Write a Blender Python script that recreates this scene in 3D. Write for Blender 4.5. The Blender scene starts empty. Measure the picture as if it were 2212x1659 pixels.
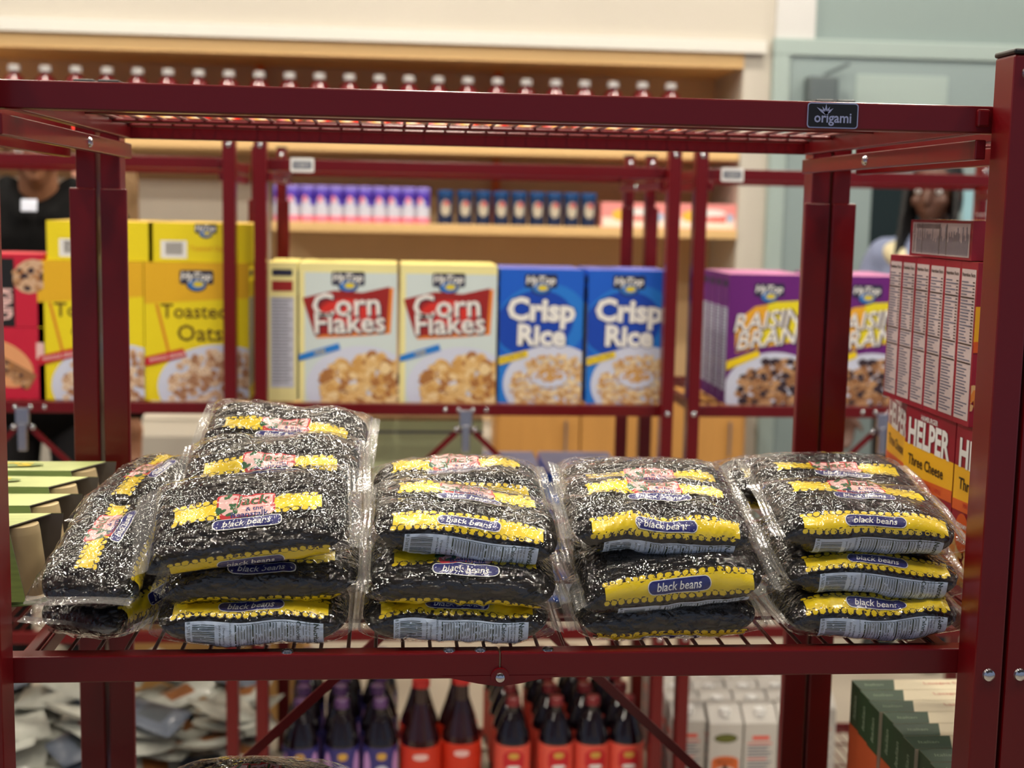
import bpy, bmesh, math, random
import numpy as np
from mathutils import Matrix, Vector, Euler
R = math.radians
PI = math.pi
C = bpy.context.scene.collection
SC = bpy.context.scene

# ------------------------------------------------------------------ camera
CAMP = (-0.1031, -1.2118, 1.4363)
YAW, PIT, ROL, FPX = 0.0897, 0.1276, 0.0199, 2945.6
def cam_axes():
    fw = Vector((math.sin(YAW)*math.cos(PIT), math.cos(YAW)*math.cos(PIT), -math.sin(PIT)))
    rt = Vector((math.cos(YAW), -math.sin(YAW), 0)); up = rt.cross(fw)
    a = rt*math.cos(ROL)+up*math.sin(ROL); b = -rt*math.sin(ROL)+up*math.cos(ROL)
    return a, b, fw
CA, CB, CF = cam_axes()
cam = bpy.data.cameras.new('camera'); camo = bpy.data.objects.new('camera', cam); C.objects.link(camo)
m = Matrix((CA, CB, -CF)).transposed().to_4x4(); m.translation = CAMP; camo.matrix_world = m
cam.sensor_width = 36; cam.lens = FPX/2212*36; cam.clip_start = .02
cam.dof.use_dof = True; cam.dof.focus_distance = 1.29; cam.dof.aperture_fstop = 5.4
SC.camera = camo
def at(px, py, Y):                       # the point on the plane y=Y that the photograph shows at this pixel
    d = CF + CA*(px-1106)/FPX - CB*(py-829.5)/FPX
    return Vector(CAMP) + d*((Y-CAMP[1])/d[1])

# ------------------------------------------------------------------ light
w = bpy.data.worlds.new('world'); SC.world = w; w.use_nodes = True
w.node_tree.nodes['Background'].inputs[0].default_value = (.62, .74, 1, 1)
w.node_tree.nodes['Background'].inputs[1].default_value = .34
SC.view_settings.view_transform = 'Standard'; SC.view_settings.look = 'None'
SC.view_settings.exposure = .05; SC.view_settings.gamma = 1
LAMP = 92.0
SC.cycles.transparent_max_bounces = 16
SC.cycles.max_bounces = 8
SC.cycles.sample_clamp_indirect = 6

# ------------------------------------------------------------------ materials
MATS = {}
def srgb(c):
    return tuple(((v/255)/12.92 if v/255 <= .04045 else ((v/255+.055)/1.055)**2.4) for v in c)+(1,)
def mat(name, col, rough=.5, metal=0, coat=0, spec=.5, bump=None, var=None, trans=0, emis=None):
    if name in MATS: return MATS[name]
    mt = bpy.data.materials.new(name); mt.use_nodes = True; nt = mt.node_tree; b = nt.nodes['Principled BSDF']
    c = srgb(col); b.inputs['Base Color'].default_value = c
    b.inputs['Roughness'].default_value = rough; b.inputs['Metallic'].default_value = metal
    b.inputs['Coat Weight'].default_value = coat; b.inputs['Coat Roughness'].default_value = .08
    b.inputs['Specular IOR Level'].default_value = spec
    b.inputs['Transmission Weight'].default_value = trans
    if emis:
        b.inputs['Emission Color'].default_value = srgb(emis[0]); b.inputs['Emission Strength'].default_value = emis[1]
    tc = nt.nodes.new('ShaderNodeTexCoord')
    if var:                               # (scale, amount, stretch)
        n = nt.nodes.new('ShaderNodeTexNoise'); n.inputs['Scale'].default_value = var[0]; n.inputs['Detail'].default_value = 5
        mp = nt.nodes.new('ShaderNodeMapping'); mp.inputs['Scale'].default_value = var[2] if len(var) > 2 else (1, 1, 1)
        nt.links.new(tc.outputs['Object'], mp.inputs[0]); nt.links.new(mp.outputs[0], n.inputs[0])
        h = nt.nodes.new('ShaderNodeMixRGB'); h.inputs[1].default_value = tuple(v*(1-var[1]) for v in c[:3])+(1,)
        h.inputs[2].default_value = tuple(min(1, v*(1+var[1])) for v in c[:3])+(1,)
        nt.links.new(n.outputs[0], h.inputs[0]); nt.links.new(h.outputs[0], b.inputs['Base Color'])
    if bump:                              # (scale, strength, distance)
        n = nt.nodes.new('ShaderNodeTexNoise'); n.inputs['Scale'].default_value = bump[0]; n.inputs['Detail'].default_value = 3
        nt.links.new(tc.outputs['Object'], n.inputs[0])
        bp = nt.nodes.new('ShaderNodeBump'); bp.inputs['Strength'].default_value = bump[1]; bp.inputs['Distance'].default_value = bump[2]
        nt.links.new(n.outputs[0], bp.inputs['Height']); nt.links.new(bp.outputs[0], b.inputs['Normal'])
        nt.links.new(bp.outputs[0], b.inputs['Coat Normal'])
    MATS[name] = mt; return mt
def bean_mat():
    mt = mat('black_bean_skin', (14, 13, 15), .24, spec=.35); nt = mt.node_tree; b = nt.nodes['Principled BSDF']
    tc = nt.nodes.new('ShaderNodeTexCoord'); mp = nt.nodes.new('ShaderNodeMapping'); mp.inputs['Scale'].default_value = (85, 115, 115)
    nz = nt.nodes.new('ShaderNodeTexNoise'); nz.inputs['Scale'].default_value = 60; nz.inputs['Detail'].default_value = 0
    mx = nt.nodes.new('ShaderNodeMixRGB'); mx.blend_type = 'ADD'; mx.inputs[0].default_value = .003
    v = nt.nodes.new('ShaderNodeTexVoronoi'); v.feature = 'F1'
    v.inputs['Scale'].default_value = 1
    nt.links.new(tc.outputs['Object'], nz.inputs[0])
    nt.links.new(tc.outputs['Object'], mx.inputs[1]); nt.links.new(nz.outputs['Color'], mx.inputs[2])
    nt.links.new(mx.outputs[0], mp.inputs[0]); nt.links.new(mp.outputs[0], v.inputs[0])
    p = nt.nodes.new('ShaderNodeMath'); p.operation = 'POWER'; p.inputs[1].default_value = 2
    q = nt.nodes.new('ShaderNodeMath'); q.operation = 'MULTIPLY'; q.inputs[1].default_value = -1
    nt.links.new(v.outputs['Distance'], p.inputs[0]); nt.links.new(p.outputs[0], q.inputs[0])
    bp = nt.nodes.new('ShaderNodeBump'); bp.inputs['Strength'].default_value = 1; bp.inputs['Distance'].default_value = .0065
    nt.links.new(q.outputs[0], bp.inputs['Height']); nt.links.new(bp.outputs[0], b.inputs['Normal'])
    cr = nt.nodes.new('ShaderNodeValToRGB'); cr.color_ramp.elements[0].color = (.005, .004, .004, 1); cr.color_ramp.elements[1].color = (.020, .015, .014, 1)
    sp = nt.nodes.new('ShaderNodeSeparateColor'); nt.links.new(v.outputs['Color'], sp.inputs[0])
    nt.links.new(sp.outputs[0], cr.inputs[0]); nt.links.new(cr.outputs[0], b.inputs['Base Color'])
    return mt
def film_mat(name, haze, tint, bumps=((190, 1, .0010), (80, 1, .0034)), rough=.035, ior=1.40):
    mt = bpy.data.materials.new(name); mt.use_nodes = True; nt = mt.node_tree; nt.nodes.clear()
    out = nt.nodes.new('ShaderNodeOutputMaterial'); tr = nt.nodes.new('ShaderNodeBsdfTransparent'); gl = nt.nodes.new('ShaderNodeBsdfGlossy')
    gl.inputs['Roughness'].default_value = rough; gl.inputs['Color'].default_value = (1, 1, 1, 1)
    tr.inputs[0].default_value = tint
    df = nt.nodes.new('ShaderNodeBsdfDiffuse'); df.inputs[0].default_value = (.75, .75, .72, 1)
    # reflectance of a thin film, the same from either side
    ge = nt.nodes.new('ShaderNodeNewGeometry'); dt = nt.nodes.new('ShaderNodeVectorMath'); dt.operation = 'DOT_PRODUCT'
    nt.links.new(ge.outputs['Incoming'], dt.inputs[0])
    def M(op, a, b):
        n = nt.nodes.new('ShaderNodeMath'); n.operation = op
        for k, v in enumerate((a, b)):
            if isinstance(v, (int, float)): n.inputs[k].default_value = v
            elif v is not None: nt.links.new(v, n.inputs[k])
        return n.outputs[0]
    f0 = ((ior-1)/(ior+1))**2*1.9
    fac = M('ADD', M('MULTIPLY', M('POWER', M('SUBTRACT', 1, M('MINIMUM', M('ABSOLUTE', dt.outputs['Value'], None), 1)), 5), .95), f0)
    tc = nt.nodes.new('ShaderNodeTexCoord'); prev = None
    for s, st, d in bumps:
        n = nt.nodes.new('ShaderNodeTexNoise'); n.inputs['Scale'].default_value = s; n.inputs['Detail'].default_value = 1.5
        n.inputs['Distortion'].default_value = .6
        nt.links.new(tc.outputs['Object'], n.inputs[0])
        a = nt.nodes.new('ShaderNodeMath'); a.operation = 'SUBTRACT'; a.inputs[1].default_value = .5
        b = nt.nodes.new('ShaderNodeMath'); b.operation = 'ABSOLUTE'
        nt.links.new(n.outputs[0], a.inputs[0]); nt.links.new(a.outputs[0], b.inputs[0])
        bp = nt.nodes.new('ShaderNodeBump'); bp.inputs['Strength'].default_value = st; bp.inputs['Distance'].default_value = d
        bp.invert = True
        nt.links.new(b.outputs[0], bp.inputs['Height'])
        if prev: nt.links.new(prev.outputs[0], bp.inputs['Normal'])
        prev = bp
    nt.links.new(prev.outputs[0], gl.inputs['Normal'])
    m1 = nt.nodes.new('ShaderNodeMixShader'); m1.inputs[0].default_value = haze
    nt.links.new(tr.outputs[0], m1.inputs[1]); nt.links.new(df.outputs[0], m1.inputs[2])
    nt.links.new(prev.outputs[0], dt.inputs[1])
    m2 = nt.nodes.new('ShaderNodeMixShader'); nt.links.new(fac, m2.inputs[0])
    nt.links.new(m1.outputs[0], m2.inputs[1]); nt.links.new(gl.outputs[0], m2.inputs[2])
    nt.links.new(m2.outputs[0], out.inputs[0]); MATS[name] = mt; return mt

RED = mat('red_powder_coat', (98, 1, 7), .34, coat=.18, spec=.4, bump=(900, .05, .0004))
STEEL = mat('bright_steel', (205, 205, 210), .18, metal=1)
BLK = mat('black_plastic', (14, 14, 15), .4)
WHITE = mat('white_ink', (235, 235, 232), .4, coat=.2)
YEL = mat('yellow_ink', (240, 210, 12), .4, coat=.2)
NAVY = mat('navy_ink', (22, 26, 110), .4, coat=.2)
REDI = mat('red_ink', (196, 30, 42), .4, coat=.2)
GRN = mat('green_ink', (28, 92, 44), .4, coat=.2)
LBL = mat('nutrition_label_white', (206, 222, 244), .45)
DGRN = mat('dark_green_ink', (22, 52, 40), .5)
DKI = mat('dark_outline_ink', (40, 22, 8), .5)
PINK = mat('pale_pink_ink', (232, 190, 186), .5)
BEAN = bean_mat()
FILM = film_mat('clear_plastic_film', .010, (.96, .96, .96, 1))
SEAL = film_mat('crimped_film_seal', .14, (.86, .86, .86, 1), bumps=((200, .5, .0012),), rough=.15, ior=1.7)

# ------------------------------------------------------------------ mesh builder
_txt = {}
def text2d(s, bold=0, res=2):
    k = (s, bold, res)
    if k not in _txt:
        cu = bpy.data.curves.new('t', 'FONT'); cu.body = s; cu.size = 1; cu.offset = bold; cu.resolution_u = res
        cu.align_x = 'CENTER'; cu.align_y = 'CENTER'; cu.fill_mode = 'FRONT'
        o = bpy.data.objects.new('t', cu); C.objects.link(o); bpy.context.view_layer.update()
        me = bpy.data.meshes.new_from_object(o.evaluated_get(bpy.context.evaluated_depsgraph_get()))
        v = np.array([tuple(q.co)[:2] for q in me.vertices]) if len(me.vertices) else np.zeros((0, 2))
        f = [tuple(p.vertices) for p in me.polygons]
        if len(v): v = v-(v.max(0)+v.min(0))/2
        bpy.data.objects.remove(o); bpy.data.curves.remove(cu); bpy.data.meshes.remove(me); _txt[k] = (v, f)
    return _txt[k]
def clip(pts, x0, x1, y0, y1):
    for ax, lim, sg in ((0, x0, 1), (0, x1, -1), (1, y0, 1), (1, y1, -1)):
        out = []
        for i in range(len(pts)):
            a, b = pts[i-1], pts[i]; ia, ib = (a[ax]-lim)*sg >= 0, (b[ax]-lim)*sg >= 0
            if ia != ib:
                t = (lim-a[ax])/(b[ax]-a[ax]); out.append((a[0]+t*(b[0]-a[0]), a[1]+t*(b[1]-a[1])))
            if ib: out.append(b)
        pts = out
        if len(pts) < 3: return []
    return pts
class MB:
    def __init__(s): s.v = []; s.f = []; s.m = []; s.mats = []; s.M = Matrix(); s.sm = []; s.box2 = None
    def slot(s, mt):
        if mt not in s.mats: s.mats.append(mt)
        return s.mats.index(mt)
    def add(s, vs, fs, mt, smooth=False):
        n = len(s.v); s.v += [tuple(s.M @ Vector(p)) for p in vs]; k = s.slot(mt)
        for f in fs: s.f.append(tuple(i+n for i in f)); s.m.append(k); s.sm.append(smooth)
    def box(s, x0, x1, y0, y1, z0, z1, mt, fm=None):
        vs = [(x0,y0,z0),(x1,y0,z0),(x1,y1,z0),(x0,y1,z0),(x0,y0,z1),(x1,y0,z1),(x1,y1,z1),(x0,y1,z1)]
        fs = [(0,3,2,1),(4,5,6,7),(0,1,5,4),(1,2,6,5),(2,3,7,6),(3,0,4,7)]
        if not fm: s.add(vs, fs, mt)
        else:
            for i, f in enumerate(fs):   # 0 bottom 1 top 2 front 3 right 4 back 5 left
                s.add([vs[j] for j in f], [(0,1,2,3)], fm.get(i, mt))
    def tube(s, p0, p1, r, mt, n=8, r1=None):
        p0, p1 = Vector(p0), Vector(p1); d = (p1-p0).normalized(); r1 = r if r1 is None else r1
        a = d.orthogonal().normalized(); b = d.cross(a); vs = []
        for p, rr in ((p0, r), (p1, r1)):
            for i in range(n): vs.append(p+a*rr*math.cos(2*PI*i/n)+b*rr*math.sin(2*PI*i/n))
        s.add(vs, [(i, (i+1)%n, n+(i+1)%n, n+i) for i in range(n)], mt, True)
        s.add(vs[:n], [tuple(range(n))[::-1]], mt); s.add(vs[n:], [tuple(range(n))], mt)
    def bar(s, p0, p1, w_, h, mt, up=(0, 1, 0)):
        p0, p1, up = Vector(p0), Vector(p1), Vector(up); d = (p1-p0).normalized(); a = d.cross(up).normalized()*w_/2; b = up*h/2
        vs = [p+q for p in (p0, p1) for q in (-a-b, a-b, a+b, -a+b)]
        s.add(vs, [(0,1,2,3),(7,6,5,4),(0,4,5,1),(1,5,6,2),(2,6,7,3),(3,7,4,0)], mt)
    def lathe(s, prof, mt, c=(0, 0, 0), n=20, smooth=True, axis='z', sq=0, mf=None):
        vs = []
        for r, z in prof:
            for i in range(n):
                a = 2*PI*i/n; ca, sa = math.cos(a), math.sin(a)
                if sq: k = (abs(ca)**(2+sq)+abs(sa)**(2+sq))**(-1/(2+sq)); ca *= k; sa *= k
                p = (r*ca, r*sa, z)
                if axis == 'y': p = (r*ca, z, r*sa)
                if axis == 'x': p = (z, r*ca, r*sa)
                vs.append((p[0]+c[0], p[1]+c[1], p[2]+c[2]))
        for j in range(len(prof)-1):
            s.add(vs[j*n:(j+2)*n], [(i, (i+1)%n, n+(i+1)%n, n+i) for i in range(n)], mf(j) if mf else mt, smooth)
        s.add(vs[:n], [tuple(range(n))[::-1]], mt); s.add(vs[-n:], [tuple(range(n))], mt)
    # flat print: F = (origin, right, up, normal)
    def frame(s, o, ex, ey):
        s.F = (Vector(o), Vector(ex), Vector(ey), Vector(ex).cross(Vector(ey)))
    def p3(s, x, y, L): o, ex, ey, n = s.F; return o+ex*x+ey*y+n*(.0003*L)
    def poly(s, pts, mt, L=1):
        if s.box2: pts = clip(list(pts), *s.box2)
        if len(pts) < 3: return
        s.add([s.p3(x, y, L) for x, y in pts], [tuple(range(len(pts)))], mt)
    def rect(s, x0, x1, y0, y1, mt, L=1): s.poly([(x0,y0),(x1,y0),(x1,y1),(x0,y1)], mt, L)
    def ell(s, cx, cy, rx, ry, mt, L=1, n=24, rot=0):
        c, q = math.cos(rot), math.sin(rot)
        s.poly([(cx+rx*math.cos(a)*c-ry*math.sin(a)*q, cy+rx*math.cos(a)*q+ry*math.sin(a)*c) for a in (2*PI*i/n for i in range(n))], mt, L)
    def rrect(s, cx, cy, w_, h, r, mt, L=1, rot=0):
        pts = []
        for qx, qy, a0 in ((1,1,0),(-1,1,90),(-1,-1,180),(1,-1,270)):
            for k in range(5):
                a = R(a0+k*22.5); x = qx*(w_/2-r)+r*math.cos(a); y = qy*(h/2-r)+r*math.sin(a)
                pts.append((cx+x*math.cos(rot)-y*math.sin(rot), cy+x*math.sin(rot)+y*math.cos(rot)))
        s.poly(pts, mt, L)
    def text(s, t, cx, cy, size, mt, L=2, bold=0, sx=1, sh=0, rot=0, res=2, arc=0):
        v, f = text2d(t, bold, res)
        if not len(v): return
        x = v[:, 0]*size*sx+v[:, 1]*size*sh; y = v[:, 1]*size+arc*(v[:, 0]*size*sx)**2
        c, q = math.cos(rot), math.sin(rot); X = cx+x*c-y*q; Y = cy+x*q+y*c
        s.add([s.p3(a, b, L) for a, b in zip(X, Y)], f, mt)
    def build(s, name, parent=None, bevel=0, auto=None, loc=None):
        me = bpy.data.meshes.new(name); me.from_pydata(s.v, [], s.f); 
        for mt in s.mats: me.materials.append(mt)
        me.polygons.foreach_set('material_index', s.m); me.polygons.foreach_set('use_smooth', s.sm); me.update()
        o = bpy.data.objects.new(name, me); C.objects.link(o)
        if parent: o.parent = parent
        if loc is not None: o.location = loc
        if bevel:
            b = o.modifiers.new('b', 'BEVEL'); b.width = bevel; b.segments = 2; b.limit_method = 'ANGLE'; b.angle_limit = R(50)
        return o
def tag(o, label=None, cat=None, group=None, kind=None):
    if label: o['label'] = label
    if cat: o['category'] = cat
    if group: o['group'] = group
    if kind: o['kind'] = kind
    return o
def empty(name, loc=(0, 0, 0), rz=0, label=None, cat=None, group=None):
    o = bpy.data.objects.new(name, None); C.objects.link(o); o.location = loc; o.rotation_euler = (0, 0, rz); o.empty_display_size = .05
    return tag(o, label, cat, group)
def dup(o, loc=None, rot=None, label=None, parent=None):
    c = o.copy(); C.objects.link(c)
    if parent: c.parent = parent
    for ch in list(o.children): dup(ch, parent=c)
    if loc is not None: c.location = loc
    if rot is not None: c.rotation_euler = rot
    if label: c['label'] = label
    return c

# ------------------------------------------------------------------ the setting
WY = 3.6
def setting():
    plaster = mat('cream_plaster', (190, 184, 172), .8, var=(3, .03)); grey = mat('grey_green_paint', (130, 146, 144), .7)
    lgrey = mat('light_grey_paint', (196, 196, 194), .7)
    f = MB(); f.box(-5, 5, -4, 4.4, -.1, 0, mat('floor_tile', (176, 166, 150), .45, var=(6, .06))); tag(f.build('floor'), kind='structure')
    f = MB(); f.box(-5, 5, -4, 4.4, 3.1, 3.2, mat('dark_painted_ceiling', (70, 70, 72), .9)); tag(f.build('ceiling'), kind='structure')
    xr = at(1600, 300, WY)[0]; zt = at(800, 88, WY)[2]; zb = .62
    f = MB(); back = mat('tan_back_panel', (214, 184, 140), .7, var=(8, .05, (1, 1, .2)))
    f.box(-5, xr, WY, WY+.6, zt, 3.1, plaster)                      # above the niche
    f.box(-5, xr, WY+.42, WY+.6, zb, zt, back)                      # niche back
    f.box(-5, xr, WY, WY+.6, 0, zb, plaster)
    f.box(xr, at(1655, 500, WY)[0], WY, WY+.6, 0, 3.1, plaster)
    f.box(at(1655, 500, WY)[0], at(1737, 500, WY)[0], WY-.02, WY+.6, 0, 3.1, lgrey)
    f.box(at(1737, 500, WY)[0], 5, WY, WY+.6, 0, 3.1, grey)
    tag(f.build('wall_back'), kind='structure')
    f = MB(); f.box(-5, at(1652, 90, WY)[0], WY-.03, WY+.01, zt-.005, zt+.038, mat('white_gloss_trim', (214, 212, 204), .3)); tag(f.build('trim_1'), kind='structure')
    wood = mat('light_maple', (222, 184, 126), .45, var=(14, .10, (.3, 4, 4)))
    f = MB(); f.box(-5, xr, WY-.005, WY+.42, zt-.055, zt-.005, wood); tag(f.build('trim_2'), kind='structure')
    # niche shelves
    zs = at(1000, 315, WY+.02)[2]
    f = MB(); f.box(-5, xr-.002, WY+.0, WY+.415, zs-.03, zs, wood); o = f.build('wall_shelf', bevel=.003)
    tag(o, 'upper maple wall shelf carrying the row of red juice bottles', 'shelf')
    z2 = at(1000, 485, WY)[2]; x2 = at(588, 490, WY)[0]
    f = MB(); f.box(x2, xr-.002, WY-.01, WY+.415, z2-.034, z2, wood); o = f.build('wall_shelf', bevel=.003)
    tag(o, 'lower maple wall shelf carrying purple and navy canisters', 'shelf')
    # pale panel left of the lower shelf
    f = MB(); a = at(300, 385, WY+.05); f.box(-1.7, at(575, 400, WY)[0]-.02, WY+.36, WY+.412, .625, a[2], mat('pale_grey_panel', (232, 224, 208), .7, var=(5, .03)))
    tag(f.build('display_panel'), 'pale grey panel standing in the niche beyond the yellow cereal boxes', 'panel')
    org = mat('orange_standard', (214, 104, 24), .5)
    for px in (563, 1075, 1582):
        p = at(px, 200, WY+.4); f = MB(); f.box(p[0]-.014, p[0]+.014, WY+.385, WY+.42, z2, zs-.03, org); f.box(p[0]-.014, p[0]+.014, WY+.385, WY+.42, zs, zt-.055, org)
        for k in range(12): f.box(p[0]-.004, p[0]+.004, WY+.383, WY+.386, zs+.02+k*.02, zs+.03+k*.02, BLK)
        tag(f.build('shelf_standard'), {563: 'orange slotted shelf upright at the left of the niche', 1075: 'orange slotted shelf upright in the middle of the niche', 1582: 'orange slotted shelf upright at the right end of the niche'}[px], 'shelf upright', 'orange uprights in the niche')
    # wooden counter under the niche
    xa, xb = at(1070, 880, 3.42)[0], at(1612, 880, 3.42)[0]; e = empty('wooden_cabinet', ((xa+xb)/2, 3.5, 0), label='light brown wooden cabinet standing under the wall niche', cat='cabinet')
    hw = (xb-xa)/2; f = MB(); oak = mat('golden_oak', (192, 140, 72), .45, var=(9, .16, (5, 5, .5)))
    f.box(-hw, hw, -.08, .09, .08, .79, oak); f.box(-hw+.02, hw-.02, -.05, .09, 0, .08, BLK); f.build('body', e, .002)
    f = MB(); f.box(-hw-.01, hw+.01, -.1, .09, .79, .82, oak); f.build('countertop', e, .003)
    for k in range(3):
        f = MB(); x0 = -hw+.01+k*(2*hw-.02)/3; x1 = x0+(2*hw-.02)/3-.006; f.box(x0, x1, -.1, -.08, .1, .78, oak); d = f.build('door', e, .002)
        f = MB(); f.tube((x1-.05, -.122, .6), (x1-.05, -.122, .72), .005, STEEL); f.tube((x1-.05, -.1, .61), (x1-.05, -.122, .61), .004, STEEL); f.tube((x1-.05, -.1, .71), (x1-.05, -.122, .71), .004, STEEL); f.build('handle', d)
    # door at the right
    fr = mat('door_frame_paint', (154, 170, 166), .5); lf = mat('door_leaf_paint', (134, 150, 150), .5)
    x0, x1 = at(1862, 500, WY)[0]-.30, 2.45; zt2 = at(1900, 128, WY)[2]
    f = MB(); f.box(x0-.06, x1+.06, WY-.035, WY+.001, zt2, zt2+.06, fr); f.box(x0-.06, x0, WY-.035, WY+.001, 0, zt2, fr); f.box(x1, x1+.06, WY-.035, WY+.001, 0, zt2, fr)
    fo = f.build('door_1', bevel=.004); tag(fo, kind='structure')
    f = MB(); f.box(x0+.004, x1-.004, WY-.025, WY+.0, .01, zt2-.004, lf); f.build('door_leaf', fo)
    wz = at(1900, 372, WY-.03)[2]; wx0 = at(1882, 450, WY-.03)[0]; wx1 = at(2062, 450, WY)[0]
    a = at(1850, 160, WY-.03); b = at(2050, 160, WY-.03); f = MB(); f.box(a[0], b[0], WY-.029, WY-.025, wz+.06, a[2], fr); f.build('door_moulding', fo, .003)
    f = MB(); f.box(wx0, wx1, WY-.028, WY-.024, .95, wz, mat('dark_door_glass', (26, 36, 34), .1)); f.build('door_window', fo)
    f = MB(); f.box(wx1+.02, wx1+.06, WY-.028, WY-.024, .95, wz-.02, mat('pale_door_glass', (150, 190, 200), .1)); f.build('door_window', fo)
    g = mat('closer_grey', (96, 106, 108), .4, metal=.4); a = at(1775, 195, WY-.05); f = MB(); f.box(a[0]-.06, a[0]+.045, WY-.10, WY-.03, a[2]-.05, a[2]+.045, g)
    cl = f.build('closer_body', None, .008); b = at(1808, 140, WY-.05)
    e = empty('door_closer', (a[0], WY-.025, a[2]), label='grey hydraulic door closer at the top left of the door', cat='door closer'); cl.parent = e; cl.matrix_parent_inverse = Matrix.Translation((-a[0], -(WY-.025), -a[2]))
    f = MB(); f.bar((0, -.05, .05), (b[0]-a[0]+.03, -.06, b[2]-a[2]), .012, .02, g); f.build('arm', e)
setting()

def ceiling_lights():
    lm = bpy.data.materials.new('lamp_diffuser'); lm.use_nodes = True; nt = lm.node_tree; nt.nodes.clear()
    e = nt.nodes.new('ShaderNodeEmission'); e.inputs[0].default_value = (1, .90, .76, 1); e.inputs[1].default_value = LAMP
    o = nt.nodes.new('ShaderNodeOutputMaterial'); nt.links.new(e.outputs[0], o.inputs[0])
    t = empty('ceiling_light', (-2.4, -.5, 3.1), label='round recessed warm white downlight', cat='ceiling light', group='ceiling downlights')
    f = MB(); f.lathe([(.13, 0), (.16, 0), (.16, -.012), (.13, -.012)], WHITE, n=28); f.build('trim_ring', t)
    f = MB(); f.lathe([(.13, -.0125), (.129, -.016), (.0001, -.0165)], lm, n=28); f.build('diffuser', t)
    for x in (-2.4, -1.2, 0, 1.2, 2.4):
        for y in (-.5, .65, 1.8, 2.95):
            if (x, y) != (-2.4, -.5): dup(t, (x, y, 3.1))
ceiling_lights()

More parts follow.
